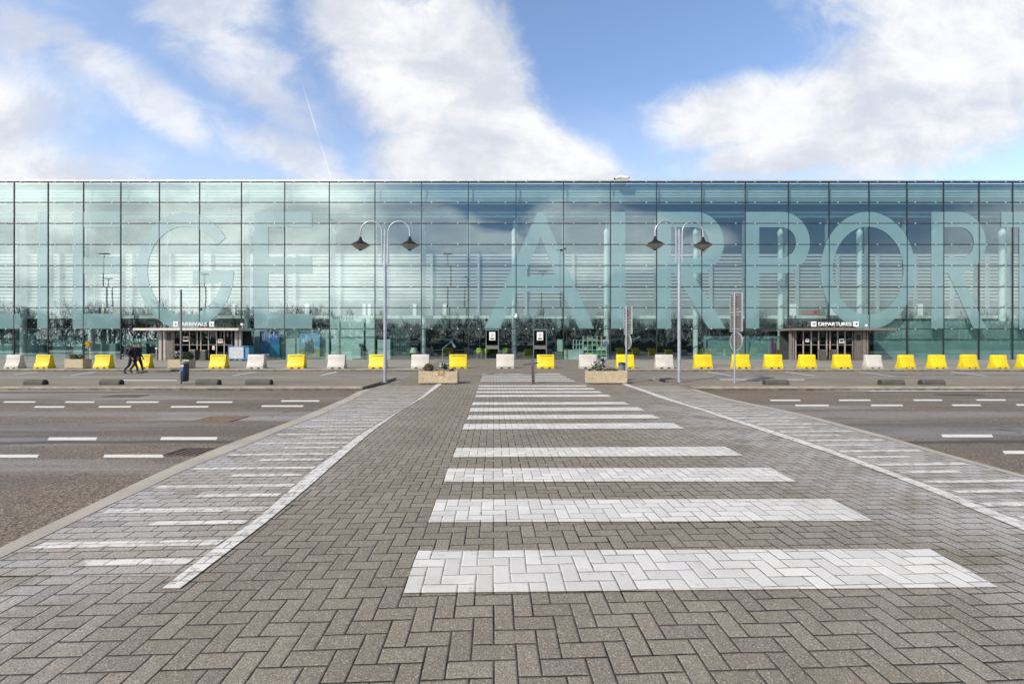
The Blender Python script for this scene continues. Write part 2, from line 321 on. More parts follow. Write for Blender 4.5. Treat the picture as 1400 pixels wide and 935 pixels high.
M = dict(
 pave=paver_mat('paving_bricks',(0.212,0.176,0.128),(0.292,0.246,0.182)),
 stretch=paver_mat('paving_stretcher',(0.35,0.305,0.245),(0.43,0.38,0.315),'stretch',pale=0.35),
 painted=paver_mat('painted_bricks',(0.58,0.545,0.485),(0.73,0.69,0.62),paint=True),
 painted2=paver_mat('painted_bricks_worn',(0.64,0.60,0.535),(0.76,0.715,0.64),'stretch',paint=True),
 asphalt=asphalt_mat('asphalt',(0.125,0.09,0.056),(0.275,0.202,0.13)),
 lane=asphalt_mat('lane_asphalt',(0.205,0.178,0.14),(0.29,0.255,0.205),0.5,0.5),
 island=asphalt_mat('island_surface',(0.225,0.185,0.132),(0.30,0.25,0.182),0.15,0.3,False),
 pavement=asphalt_mat('pavement_slabs',(0.285,0.255,0.21),(0.36,0.325,0.27),0.3,0.2,False),
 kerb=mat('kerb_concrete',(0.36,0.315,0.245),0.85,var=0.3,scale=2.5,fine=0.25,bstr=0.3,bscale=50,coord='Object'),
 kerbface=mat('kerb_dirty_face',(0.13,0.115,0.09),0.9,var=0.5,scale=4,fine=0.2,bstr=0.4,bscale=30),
 band=mat('concrete_band',(0.38,0.335,0.265),0.85,var=0.15,scale=1.5,fine=0.22,bstr=0.3,bscale=160),
 paint=paint_mat('road_paint',worn=0.65), paint2=paint_mat('old_road_paint',(0.62,0.61,0.59),0.8),
 iron=mat('cast_iron',(0.11,0.08,0.06),0.7,0.4,0.3,9,0.2,0.3,40),
 rust=mat('rusty_cover',(0.20,0.125,0.075),0.8,0.2,0.3,9,0.2,0.3,40),
 glass=glass_mat('facade_glass',(0.85,0.932,0.925),2.4,0.0016),
 doorglass=glass_mat('door_glass',(0.35,0.38,0.38),1.6),
 steel_dark=mat('dark_joint_steel',(0.028,0.038,0.042),0.45,0.3,0.2,3),
 fix=mat('clamp_steel',(0.50,0.52,0.52),0.35,0.3,0.1,5),
 post=mat('grey_painted_steel',(0.33,0.36,0.37),0.5,0.0,0.08,2),
 column=mat('white_painted_column',(0.86,0.89,0.89),0.4,0,0.05,2),
 letter=film_mat('frosted_letter_film',(0.275,0.45,0.47),0.44),
 cap=mat('roof_edge_metal',(0.62,0.62,0.60),0.4,0.5,0.1,2),
 fascia=mat('roof_fascia_panels',(0.62,0.68,0.67),0.5,0,0.08,0.7),
 fascia2=mat('roof_fascia_band',(0.33,0.36,0.36),0.6,0,0.08,0.7),
 ceiling=mat('hall_ceiling',(0.16,0.17,0.185),0.8,0,0.15,0.4),
 louvre=mat('louvre_slats',(0.42,0.41,0.395),0.5,0,0.06,1.0),
 louvre_shade=mat('louvre_shade',(0.035,0.037,0.04),0.8,0,0.1,1.0),  # near-black so the shade between the slats sits in the wall colour
 inwall=mat('hall_wall',(0.20,0.215,0.22),0.8,0,0.2,0.6),
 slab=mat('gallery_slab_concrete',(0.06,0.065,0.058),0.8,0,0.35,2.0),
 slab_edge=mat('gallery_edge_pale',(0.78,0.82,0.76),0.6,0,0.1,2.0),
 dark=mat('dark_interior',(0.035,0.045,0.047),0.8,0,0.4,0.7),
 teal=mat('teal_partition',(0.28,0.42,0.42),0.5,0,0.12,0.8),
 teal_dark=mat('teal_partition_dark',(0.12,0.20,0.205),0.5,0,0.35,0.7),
 mint=mat('mint_partition',(0.66,0.80,0.74),0.5,0,0.06,0.8),
 floor_in=mat('hall_floor',(0.30,0.31,0.31),0.4,0,0.1,0.6),
 beige=mat('porch_beige_metal',(0.40,0.355,0.31),0.5,0.1,0.1,3),
 brown=mat('porch_brown_shaded',(0.215,0.185,0.16),0.5,0.1,0.12,3),  # brown metal; on the departures porch its shade is put into colour
 cream=mat('canopy_cream',(0.66,0.62,0.54),0.5,0,0.08,3),
 panel=mat('porch_grey_panel',(0.14,0.125,0.115),0.5,0.1,0.12,3),
 black=mat('black_plastic',(0.02,0.02,0.022),0.5,0,0.3,8),
 white=mat('white_enamel',(0.82,0.82,0.81),0.4,0,0.05,4),
 signwhite=mat('sign_letter_white',(0.86,0.86,0.85),0.4,0,0.03,4),
 yellow=dirty('yellow_plastic',(0.86,0.65,0.012),(0.30,0.22,0.06),0.45),
 whitebar=dirty('weathered_white_plastic',(0.62,0.585,0.525),(0.26,0.235,0.19),0.55),
 slot=mat('slot_shade',(0.16,0.09,0.02),0.8,0,0.4,12),
 planter=mat('exposed_aggregate',(0.50,0.40,0.27),0.9,0,0.15,5,fine=0.35,bstr=0.8,bscale=70),
 soil=mat('planter_soil',(0.05,0.04,0.03),0.95,0,0.3,20,bstr=0.8,bscale=30),
 galv=mat('galvanised_pole',(0.42,0.45,0.50),0.45,0.5,0.1,4),
 polegrey=mat('grey_pole',(0.19,0.20,0.22),0.5,0.3,0.1,4),
 lampblack=mat('lamp_black',(0.012,0.012,0.014),0.55,0.0,0.3,8,spec=0.25),
 lampglass=mat('lamp_diffuser',(0.33,0.325,0.31),0.35,0,0.2,14),
 signback=mat('sign_back_aluminium',(0.20,0.19,0.172),0.5,0.4,0.12,6),
 signrim=mat('sign_rim',(0.62,0.62,0.60),0.4,0.4,0.1,6),
 stop=mat('grey_rubber_stop',(0.085,0.083,0.072),0.85,0,0.2,5,fine=0.15,bstr=0.3,bscale=50),
 stopend=mat('stop_end_shade',(0.04,0.04,0.042),0.8,0,0.2,6),
 binblue=mat('navy_bin',(0.028,0.032,0.05),0.4,0,0.2,6),
 blue=mat('blue_frame',(0.08,0.26,0.42),0.5,0.1,0.1,5),
 sticker=mat('blue_sticker',(0.08,0.17,0.42),0.5,0,0.1,6),
 cage=mat('cage_sheet',(0.50,0.54,0.58),0.5,0.2,0.08,5),
 wood=mat('weathered_wood',(0.10,0.07,0.048),0.85,0,0.3,10,fine=0.2,bstr=0.4,bscale=40),
 bluegrey=mat('blue_grey_paint',(0.07,0.10,0.14),0.6,0,0.2,8),
 lime=mat('lime_plastic',(0.60,0.85,0.03),0.4,0,0.08,5),
 leaf=mat('dark_leaf',(0.045,0.065,0.022),0.6,0,0.4,30),
 leafbrown=mat('winter_leaf',(0.10,0.075,0.03),0.7,0,0.4,30),
 leafwhite=mat('pale_petal',(0.72,0.72,0.66),0.6,0,0.2,30),
 leafyellow=mat('yellow_petal',(0.78,0.52,0.02),0.6,0,0.2,30),
 stem=mat('twig',(0.10,0.085,0.06),0.9,0,0.2,30),
 bark=mat('bark',(0.035,0.028,0.022),0.95,0,0.3,4),
 cloth=mat('black_cloth',(0.014,0.014,0.018),0.85,0,0.3,12,bstr=0.3,bscale=40),
 denim=mat('navy_trousers',(0.016,0.018,0.026),0.85,0,0.3,12),
 skin=mat('skin',(0.55,0.33,0.25),0.55,0,0.06,12), hair=mat('dark_hair',(0.02,0.015,0.012),0.6,0,0.3,30),
 bag=mat('bag_cloth',(0.025,0.025,0.03),0.8,0,0.3,14), strap=mat('tan_strap',(0.30,0.18,0.09),0.7,0,0.2,14),
 paper=mat('paper_notice',(0.80,0.80,0.77),0.6,0,0.04,5), papercream=mat('cream_notice',(0.72,0.66,0.48),0.6,0,0.05,5),
 ink=mat('printed_ink',(0.04,0.04,0.045),0.6,0,0.2,10), inkred=mat('printed_red',(0.55,0.12,0.08),0.6,0,0.2,10),
 sky1=mat('poster_sky',(0.07,0.20,0.55),0.5,0,0.3,1.6), sea=mat('poster_sea',(0.06,0.36,0.62),0.5,0,0.15,2.0),
 sky2=mat('poster_pale_sky',(0.36,0.58,0.78),0.5,0,0.25,1.4), sand=mat('poster_sand',(0.52,0.50,0.30),0.5,0,0.15,2.5),
 statue=mat('poster_stone',(0.20,0.23,0.22),0.6,0,0.5,9),
 red=mat('red_item',(0.45,0.08,0.05),0.5,0,0.1,5), orange=mat('orange_item',(0.60,0.22,0.05),0.5,0,0.1,5), greenitem=mat('green_item',(0.10,0.35,0.16),0.5,0,0.1,5),
 purple=mat('purple_item',(0.28,0.06,0.30),0.5,0,0.1,5),
 silver=mat('car_silver',(0.55,0.56,0.58),0.25,0.4,0.05,3), carglass=mat('car_glass',(0.02,0.025,0.03),0.1,0,0.1,3), tyre=mat('tyre',(0.02,0.02,0.02),0.9,0,0.1,8),
 cardark=mat('car_dark',(0.03,0.035,0.05),0.25,0.2,0.05,3), curtain=mat('grey_curtain',(0.10,0.145,0.15),0.8,0,0.1,2),
)

# ------------------------------------------------------------------ ground, roads, path
g = MB(); g.add([(-700,-700,0),(700,-700,0),(700,700,0),(-700,700,0)],[(0,1,2,3)])
ground = struct('ground', g, M['asphalt'])
g = MB(); g.add([(-90,17.5,.005),(90,17.5,.005),(90,24.7,.005),(-90,24.7,.005)],[(0,1,2,3)])
lane = struct('drop_off_lane', g, M['lane'])

def curve(pts):
    k = sorted((gp(x,y)[1], gp(x,y)[0]) for x,y in pts)
    def f(Y):
        if Y <= k[0][0]: 
            s = -0.0417
            return k[0][1] + (Y-k[0][0])*s
        for (a,b),(c,d) in zip(k,k[1:]):
            if Y <= c: return b+(d-b)*(Y-a)/(c-a)
        return k[-1][1]
    return f
LB = curve([(0,752),(31,734),(111,697),(160,673),(231,640),(306,609.5),(400,575.5),(421,558.6+8),(490,535),(545,522),(572,506.5),(600,493)])
LI = curve([(0,764),(70,730),(151,690),(200,668.6),(251,643),(306,621),(343,606),(400,582),(440,567),(500,536)])
WL = curve([(229,800),(289,754),(357,706),(421,648.6),(493,594),(527,574),(593,528.6)])
WR = curve([(271,786),(350,726),(387,696),(436,654),(464,628.6),(504,594),(550,560),(601,527.7)])
RL = curve([(851,525.7),(894,541),(957,561),(1028.6,585),(1100,608.6),(1143,623),(1257,665.7),(1400,727)])
RR = curve([(858,525.5),(904,541),(966,561),(1038,583.5),(1110,606.5),(1160,624),(1286,670),(1400,716)])
RI = curve([(935,530),(1006,550),(1092,568.6),(1128,578),(1220,603),(1280,621),(1400,654)])
RB = curve([(858,506.5),(893,520),(943,530),(1014,549),(1100,567),(1137,576.6),(1228.6,601.4),(1286,618.6),(1400,650)])
def strip(name, fl, fr, y0, y1, dz, m, parent=None, skirt=False, step=0.5):
    n = max(1,int((y1-y0)/step)); mb = MB(); vs=[]
    for i in range(n+1):
        Y = y0+(y1-y0)*i/n; z = zprof(Y)+dz
        vs += [(fl(Y),Y,z),(fr(Y),Y,z)]
    mb.add(vs,[(2*i,2*i+1,2*i+3,2*i+2) for i in range(n)])
    if skirt:
        for s_ in (0,1):
            a = [vs[2*i+s_] for i in range(n+1)]
            mb.add(a+[(x,y,-.02) for x,y,z in a],[(i,i+1,i+n+2,i+n+1) for i in range(n)])
    return struct(name, mb, m, parent)
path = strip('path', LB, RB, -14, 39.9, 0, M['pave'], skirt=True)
strip('concrete_edging', LB, LI, -14, 14.2, .008, M['band'], path)
strip('concrete_edging', RI, RB, -14, 14.2, .008, M['band'], path)
strip('side_paving', LI, WL, 2.9, 15.0, .004, M['stretch'], path)
strip('side_paving', RR, RI, 2.9, 15.0, .004, M['stretch'], path)
strip('white_line', WL, WR, 2.75, 15.6, .009, M['painted2'], path)
strip('white_line', RL, RR, -3, 15.6, .009, M['painted2'], path)
def quadpx(name, pts, dz, m, parent, z=None):
    ns=4; mb=MB(); vs=[]
    (a,b,c,d)=[gp(x,y,z) for x,y in pts]           # near left, near right, far right, far left
    for i in range(ns+1):
        t=i/ns
        for p,q in ((a,d),(b,c)):
            X=p[0]+(q[0]-p[0])*t; Y=p[1]+(q[1]-p[1])*t
            vs.append((X,Y,(zprof(Y) if z is None else z)+dz))
    mb.add(vs,[(2*i,2*i+1,2*i+3,2*i+2) for i in range(ns)])
    return struct(name, mb, m, parent)
for l0,y0,r0,yr0,l1,y1,r1,yr1 in [
  (552,812,1365,804,571,754,1271,751.5),(585.7,715,1194,713,597,683.7,1137,683),(607,659.5,1088.6,659,612,641,1053,640),
  (619,625.7,1016,623.7,624,613,991,611),(632.3,587.4,935.7,586.3,635,580,920,578.6),(638,573.7,904,572.6,641.4,568,891,567),
  (641.4,563,881.4,561.7,644,558,873,557),(645,554,861.4,553.4,647,550.3,853,549.7),(649,543,836.5,542.7,651,540.3,830,539.8),
  (651.2,537.6,824,537.4,652,535.2,818.6,534.9),(653.2,533,815,533,654,530.9,810,530.8),(654.4,529,804,528.9,655.2,527.1,800,527),
  (656.7,521.6,787,521.6,657,520.3,784,520.3),(657.5,519.1,781,519.1,658,517.9,778.5,517.9),(658.4,516.5,776,516.5,658.8,515.4,773.5,515.4),
  (659,514.1,771,514.1,659.4,513.1,769,513.1),(659.8,511.7,767,511.7,660.2,510.8,765,510.8)]:
    quadpx('crosswalk_stripe',[(l0,y0),(r0,yr0),(r1,yr1),(l1,y1)],.009,M['painted'],path)
random.seed(3)
def hline(xa,xb,Y,w,m):
    mb=MB(); n=3; vs=[]
    for i in range(n+1):
        X=xa+(xb-xa)*i/n; yy=Y+(X-xa)*math.tan(TH)
        vs+=[(X,yy-w/2,zprof(Y)+.0095),(X,yy+w/2,zprof(Y)+.0095)]
    mb.add(vs,[(2*i,2*i+2,2*i+3,2*i+1) for i in range(n)])
    struct('edge_dash',mb,m,path)
for i in range(17):
    Y=3.38+.68*i
    if Y<14: hline(LI(Y)+.10,WL(Y)-.02,Y-.05,.10 if i<9 else .07,M['painted2'])
    Y2=Y-.30; 
    if Y<12.5: hline(WL(Y2)-.62*(WL(Y2)-LI(Y2))+.1,WL(Y2)-.05,Y2-.02,.09,M['painted2'])
    Y=3.55+.69*i
    if Y<14: hline(RR(Y)+.05,RI(Y)-.08,Y-.06,.10 if i<9 else .07,M['painted2'])
    Y2=Y-.33
    if Y<12.5: hline(RR(Y2)+.08,RR(Y2)+.62*(RI(Y2)-RR(Y2)),Y2-.05,.09,M['painted2'])
# lane dashes on the asphalt
for x0,x1,y,t in [(65,131,600,4),(219,296,599.6,4),(-10,51,623.7,4.2),(141,223,623.6,4.2),(-90,-30,600,4),
  (4,47,549.6,2),(88,128,549.7,2),(172,216,549.7,2),(268,317,549.8,2),(384,436,548.2,2),(-70,-36,549.6,2),
  (46,87,556.4,2.2),(134,178,556.2,2.2),(233,284,556.2,2.2),(357,414,555.2,2.2),(-40,-2,556.4,2.2),
  (1054,1095,547.3,2),(1148,1191,547.2,2),(1250,1289,547.1,2),(1336,1376,546.9,2),(1420,1460,547,2),
  (1088,1134,554.3,2.2),(1192,1235,554.2,2.2),(1303,1342,554,2.2),(1391,1430,553.6,2.2),(1289,1358,596,4),(1373,1450,618.5,4.5)]:
    k=(x0-680)*(-.012)
    quadpx('lane_dash',[(x0,y+t/2),(x1,y+t/2),(x1+k*.3,y-t/2),(x0+k*.3,y-t/2)],.004,M['paint'],ground,0.0)
quadpx('edge_line',[(-60,534.6),(470,533.6),(474,532.6),(-60,533.6)],.004,M['paint2'],ground,0.0)
quadpx('edge_line',[(1190,535),(1460,534.5),(1460,532.6),(1190,533.2)],.004,M['paint2'],ground,0.0)
quadpx('edge_line',[(1100,533.6),(1190,534.6),(1190,533.4),(1100,532.6)],.004,M['paint2'],ground,0.0)
for x0,y0,x1,y1 in [(318,513.5,350,508.5),(20,512,52,508.4),(438,513.5,460,508.5),(967,508.3,1000,513.5),(1073,508.3,1115,514),(1174,508.3,1222,514.5),(96,513.5,130,508.5),(1300,508.3,1350,514)]:
    quadpx('bay_line',[(x0-2,y0),(x0+2,y0),(x1+2,y1),(x1-2,y1)],.004,M['paint2'],lane,.005)
for x0,x1,y in [(168,242,519.9),(-60,-10,519.6),(984,1100,518.8),(1180,1290,519.2)]:
    pass
# refuge islands beside the path and the far pavement
def island(sgn):
    xin = -4.95 if sgn<0 else 6.05; xo = 90*sgn
    a,b=sorted((xin,xo))
    mb=MB(); mb.box(a,b,14.72,18.6,-.02,.12)
    o=struct('traffic_island',mb,M['island'])
    mb=MB(); x=a
    while x<b-.01:
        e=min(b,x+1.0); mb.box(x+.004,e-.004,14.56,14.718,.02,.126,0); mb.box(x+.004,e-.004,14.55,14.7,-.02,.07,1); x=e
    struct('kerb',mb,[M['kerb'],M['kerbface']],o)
    mb=MB(); mb.box(a,b,18.602,18.75,-.02,.124)
    struct('kerb',mb,M['kerb'],o)
    return o
isl=[island(-1),island(1)]
quadpx('faded_line',[(168,520.5),(242,520.5),(242,519.3),(168,519.3)],.004,M['paint2'],isl[0],.12)
quadpx('faded_line',[(984,519.5),(1100,519.5),(1100,518.5),(984,518.5)],.004,M['paint2'],isl[1],.12)
mb=MB(); mb.box(-90,90,24.75,39.9,-.02,.12)
pav=struct('pavement',mb,M['pavement'])
for a,b in ((-90,gp(574,505,.12)[0]),(gp(857,505,.12)[0],90)):
    mb=MB(); x=a
    while x<b-.01:
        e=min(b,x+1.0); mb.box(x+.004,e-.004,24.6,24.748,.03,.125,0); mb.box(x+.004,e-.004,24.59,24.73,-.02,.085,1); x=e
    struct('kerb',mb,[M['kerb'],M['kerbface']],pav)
# iron covers in the road
def grate(x,y,sx,sy,label,m,bars):
    X,Y=gp(x,y,0); t=thing('drain_cover',label,'drain cover',(X,Y,0))
    mb=MB()
    for s in (-1,1):
        mb.box(-sx/2,sx/2,s*sy/2-.02,s*sy/2+.02,-.01,.012); mb.box(s*sx/2-.02,s*sx/2+.02,-sy/2+.02,sy/2-.02,-.01,.012)
    mb.build('rim',m,t)
    mb=MB()
    if bars:
        for i in range(7):
            xx=-sx/2+.05+(sx-.1)*i/6; mb.box(xx-.012,xx+.012,-sy/2+.021,sy/2-.021,-.01,.010)
    else: mb.box(-sx/2+.021,sx/2-.021,-sy/2+.021,sy/2-.021,-.01,.009)
    mb.build('grid' if bars else 'plate',m,t)
grate(268,618,.62,.40,'black barred drain grate in the asphalt against the pale concrete edging',M['iron'],True)
grate(302,573,.75,.62,'rusty brown manhole cover in the left roadway',M['rust'],False)
grate(172,541.5,1.0,.45,'dark round-worn manhole cover in the left roadway below the walkers',M['iron'],False)
grate(1312,540,1.2,.35,'dark flat manhole cover in the right roadway near the island kerb',M['iron'],False)

# ------------------------------------------------------------------ terminal building
MUL=[-262,-220,-176,-131,-87,-73+0,-27,19.3,65.8,114.2,165,217.9,272.8,330,389.1,450.2,512.6,576.3,640.4,705.6,770.5,834.5,897.7,959.4,1019,1077.9,1133.4,1188,1240,1290,1338.5,1384.6,1430,1474,1518,1562,1606,1650]
MUL=sorted(set(m for m in MUL if m!=-87))
TR=[248.9,276.9,305.6,334.4,363.1,392.2,420.7,449.7]
S=FY/F
fx=lambda x:(x-CX)*S
fz=lambda y:H+(HY-y)*S
ZB=0.11
term=thing('terminal_building','long glass fronted airport terminal with huge frosted lettering across it','terminal',(0,FY,0))
def part(name,mb,m,parent=term,**k): return mb.build(name,m,parent,**k)
zs=[fz(y) for y in TR]+[ZB]
for a,b in zip(MUL,MUL[1:]):
    x0,x1=fx(a),fx(b)
    mb=MB()
    for z1,z0 in zip(zs,zs[1:]): mb.box(x0+.022,x1-.022,0,.024,z0+.022,z1-.022)
    bay=part('glass_bay',mb,M['glass'])
    mb=MB(); mb.box(x0-.036,x0+.036,-.035,.06,ZB,fz(248.2)); part('mullion',mb,M['steel_dark'],bay)
    for z in zs[:-1]:
        mb=MB(); mb.box(x0+.0365,x1-.0365,-.032,.055,z-.036,z+.036,0)
        for f in (.215,.775):
            xc=x0+(x1-x0)*f; mb.box(xc-.052,xc+.052,-.06,-.033,z-.052,z+.052,1)
        part('transom',mb,[M['steel_dark'],M['fix']],bay)
XL,XR=fx(MUL[0]),fx(MUL[-1])
mb=MB(); mb.box(XL,XR,-.06,.5,fz(248.2),fz(246.6)); part('roof_edge',mb,M['cap'])
# fascia behind the top row of glass
mb=MB()
zt=fz(249.5)
for i in range(5):
    a=fz(251+i*3.7); mb.box(XL,XR,.42,.47,a-.16,a,0)
mb.box(XL,XR,.48,.52,fz(269.5),zt,0); part('roof_fascia',mb,M['fascia'])
mb=MB(); mb.box(XL,XR,.40,.55,fz(277.2),fz(269.6)); part('fascia_band',mb,M['fascia2'])
# roof; its hidden open strip is shaped to let sun onto the louvres
mb=MB(); mb.box(XL,XR,.56,6.0,13.55,13.8); mb.box(XL,XR,.56,3.4,15.9,16.2); mb.box(XL*1.1,XR*1.1,3.15,3.4,13.81,15.89)
mb.box(XL,XR,14.2,40,13.55,13.8)
mb.box(XL*1.3,XR*1.3,5.8,6.0,10.97,13.54)  # downstand added to hide the roof opening from view
part('roof',mb,M['ceiling'])
mb=MB(); mb.tube([(XL,1.0,fz(291)-.05),(XR,1.0,fz(291)-.05)],.14,10); part('roof_beam',mb,M['column'])
# steel posts and white columns behind the glass
for i,x in enumerate(MUL):
    X=fx(x)*1.024
    mb=MB(); mb.box(X-.12,X+.12,1.05,1.35,4.2,13.5); part('steel_post',mb,M['post'])
for cx in (32,125,227,338,455,579,703,829,951,1067,1175,1278,1370,-62,1462):
    X=(cx-CX)*(FY+1.7)/F
    mb=MB(); mb.lathe([(.24,ZB),(.24,11.9),(.27,12.0),(.27,12.15),(.12,12.5),(.10,13.2)],20,(X,1.7,0)); part('column',mb,M['column'])
# louvre wall at the back of the hall
mb=MB()
for i in range(14):
    z=6.95+i*.425; mb.box(XL*1.35,XR*1.35,14.80,14.90,z,z+.27)
part('louvre_wall',mb,M['louvre'])
mb=MB(); mb.box(XL*1.35,XR*1.35,15.25,15.4,ZB,13.5); part('back_wall',mb,M['louvre_shade'])
mb=MB(); mb.box(XL*1.35,XR*1.35,14.70,14.79,4.25,6.9); part('gallery_wall',mb,M['inwall'])
for i in range(0,len(MUL)):
    X=fx(MUL[i])*1.36+1.2
    mb=MB(); mb.box(X-.18,X+.18,14.45,14.69,4.25,12.9); part('wall_post',mb,M['post'])
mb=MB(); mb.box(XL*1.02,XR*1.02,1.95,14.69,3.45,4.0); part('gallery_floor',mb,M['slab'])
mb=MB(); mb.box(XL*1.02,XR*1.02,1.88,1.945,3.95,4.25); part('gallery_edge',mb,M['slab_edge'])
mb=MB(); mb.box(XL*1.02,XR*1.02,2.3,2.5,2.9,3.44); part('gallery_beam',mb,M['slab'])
mb=MB(); mb.box(XL*1.02,XR*1.02,.03,14.9,-.05,.10); part('hall_floor',mb,M['floor_in'])
# dark ground floor wall
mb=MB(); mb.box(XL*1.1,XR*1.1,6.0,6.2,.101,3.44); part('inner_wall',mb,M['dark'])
# white boards at the gallery back, their colour standing in for window light
for x,w in ((215,5),(320,4),(420,6),(505,4),(567,5),(1140,9),(1085,10),(1257,9),(498,4),(608,5)):
    X=(x-CX)*(FY+14.6)/F; mb=MB(); mb.box(X-w*.045,X+w*.045,14.55,14.69,5.0,6.5); part('back_window',mb,M['white'])
# partitions seen in the ground floor
def board(name,x0,x1,y0,y1,dY,m,th=.06,parent=term):
    k=(FY+dY)/F; mb=MB(); mb.box((x0-CX)*k,(x1-CX)*k,dY,dY+th,max(.102,H+(HY-y1)*k),H+(HY-y0)*k); return part(name,mb,m,parent)
board('partition',1195,1560,439,492,.9,M['teal']); board('partition',962,1080,459.5,492,.9,M['teal'])
board('partition',331,450,451,492,.7,M['mint']); board('partition',453,497,436,492,.7,M['mint']); board('partition',500,512,436,492,.7,M['mint'])
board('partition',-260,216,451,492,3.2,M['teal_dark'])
for x0,x1,y0 in ((38,52,455),(72,90,468),(135,158,470),(0,16,470),(170,200,463),(100,112,470)): board('partition',x0,x1,y0,492,2.4,M['teal'])
# letters of the frosted name
def loops_obj(name,loops,m,y,th,parent):
    cu=bpy.data.curves.new(name,'CURVE'); cu.dimensions='2D'; cu.fill_mode='BOTH'; cu.extrude=th
    for lp in loops:
        sp=cu.splines.new('POLY'); sp.points.add(len(lp)-1); sp.use_cyclic_u=True
        for p,(a,b) in zip(sp.points,lp): p.co=(a,b,0,1)
    t=bpy.data.objects.new('t',cu); C.objects.link(t)
    dg=bpy.context.evaluated_depsgraph_get(); dg.update()
    me=bpy.data.meshes.new_from_object(t.evaluated_get(dg)); bpy.data.objects.remove(t); bpy.data.curves.remove(cu)
    me.name=name
    me.transform(Matrix.Translation((0,y,0))@Matrix.Rotation(R(90),4,'X'))
    me.materials.clear(); me.materials.append(m)
    o=bpy.data.objects.new(name,me); C.objects.link(o); o.parent=parent; return o
def px(l): return [(fx(a),fz(b)) for a,b in l]
def ell(cx,cy,rx,ry,a0=0,a1=360,n=48):
    return [(cx+rx*math.cos(R(a0+(a1-a0)*i/n)),cy-ry*math.sin(R(a0+(a1-a0)*i/n))) for i in range(n if a1-a0==360 else n+1)]
T_,B_=290,449.4
def rect(a,b,c,d): return [(a,c),(b,c),(b,d),(a,d)]
def Eshape(x0,x1,x2): return [[(x0,T_),(x2,T_),(x2,311),(x1,311),(x1,352),(x2,352),(x2,374),(x1,374),(x1,429),(x2,429),(x2,B_),(x0,B_)]]
def bowl(x0,xs,xr,xi,leg=None):                  # P or R
    rr=42; cx=xr-rr*.92
    out=[(x0,T_)]+[(cx+(xr-cx)*math.cos(R(90-180*i/24)),332-42*math.sin(R(90-180*i/24))) for i in range(25)]
    if leg: out+=[(leg[1],374),(leg[3],B_),(leg[2],B_),(leg[0],374)]
    out+=[(xs,374),(xs,B_),(x0,B_)]
    ci=xi-20
    inn=[(xs,311)]+[(ci+(xi-ci)*math.cos(R(90-180*i/20)),332-21*math.sin(R(90-180*i/20))) for i in range(21)]+[(xs,353)]
    return [out,inn]
G_out=ell(253.5,370.3,66.5,80.2,34,360,60); G_in=ell(253.5,370.3,51.5,60.3,34,345,56)
LET=[[[(-40,T_),(-24,T_),(-24,429),(28,429),(28,B_),(-40,B_)]],[rect(51.2,65.6,T_,B_)],Eshape(99.6,115,165),
 [G_out+[(320,370.3),(263.5,370.3),(263.5,390)]+list(reversed(G_in))],
 Eshape(347.6,366.8,426.8),
 [[(735,T_),(742.5,T_),(812,B_),(791.5,B_),(768.8,399),(706,399),(683,B_),(662,B_)],[(739,324),(759.5,378),(717,378)]],
 [rect(835.5,854.6,T_,B_)],bowl(897.5,917.4,989.6,969,(922,946,969,992)),bowl(1018.3,1037.8,1107,1088),
 [ell(1186.3,370.2,64.8,80.2),ell(1186.5,370.2,48.5,60)],bowl(1273,1290.7,1347.5,1331,(1296,1314,1330.6,1348)),
 [[(1368.5,T_),(1436,T_),(1436,311),(1411,311),(1411,B_),(1393,B_),(1393,311),(1368.5,311)]]]
for ls in LET: loops_obj('letter',[px(l) for l in ls],M['letter'],-.018,.008,term)

# fixtures on the front
p=at(849,247,FY-.1); t=thing('roof_camera','pair of white surveillance cameras on the roof edge above the letter I','camera',(p.x,p.y,fz(248.2)))
mb=MB(); mb.box(-.55,.55,-.35,.25,-.13,.05); mb.box(-.05,.05,-.05,.05,.05,.25); mb.build('bracket',M['fix'],t)
for s in (-1,1):
    mb=MB(); mb.tube([(s*.08,-.1,.30),(s*.62,-.28,.10 if s<0 else .2)],[.13,.10],12); o=mb.build('camera_housing',M['white'],t)
    mb=MB(); mb.tube([(s*.62,-.285,.10 if s<0 else .2),(s*.68,-.30,.085 if s<0 else .185)],[.08,.08],12); mb.build('lens',M['black'],o)
mb=MB(); mb.tube([(-.35,-.05,.33),(.1,-.1,.45),(.3,-.05,.30)],.07,8); mb.build('sun_shield',M['white'],t)
p=at(705.5,433,FY-.1); t=thing('dome_camera','small white dome camera fixed to the glass above the lime chairs','camera',(p.x,FY-.05,p.z))
mb=MB(); mb.box(-.06,.06,-.16,-.002,.05,.30); mb.build('bracket',M['white'],t)
mb=MB(); mb.lathe([(.02,.10),(.14,.08),(.16,.0),(.13,-.12),(.06,-.18),(0.001,-.19)],14,(0,-.22,0)); mb.build('dome',M['white'],t)

# ------------------------------------------------------------------ text
def text_mesh(s):
    cu=bpy.data.curves.new('t','FONT'); cu.body=s; cu.extrude=.04; cu.offset=.006; cu.size=1
    t=bpy.data.objects.new('t',cu); C.objects.link(t)
    dg=bpy.context.evaluated_depsgraph_get(); dg.update()
    me=bpy.data.meshes.new_from_object(t.evaluated_get(dg)); bpy.data.objects.remove(t); bpy.data.curves.remove(cu)
    return me
def letter_objs(s,x0,x1,z0,z1,y,m,parent,name='letter'):
    me=text_mesh(s); xs=[v.co.x for v in me.vertices]; ys=[v.co.y for v in me.vertices]
    sx=(x1-x0)/(max(xs)-min(xs)); sz=(z1-z0)/(max(ys)-min(ys)); a,b=min(xs),min(ys)
    for v in me.vertices: v.co=(x0+(v.co.x-a)*sx, y-v.co.z*.8, z0+(v.co.y-b)*sz)
    me.materials.clear(); me.materials.append(m); me.name=name
    o=bpy.data.objects.new(name,me); C.objects.link(o); o.parent=parent; return o

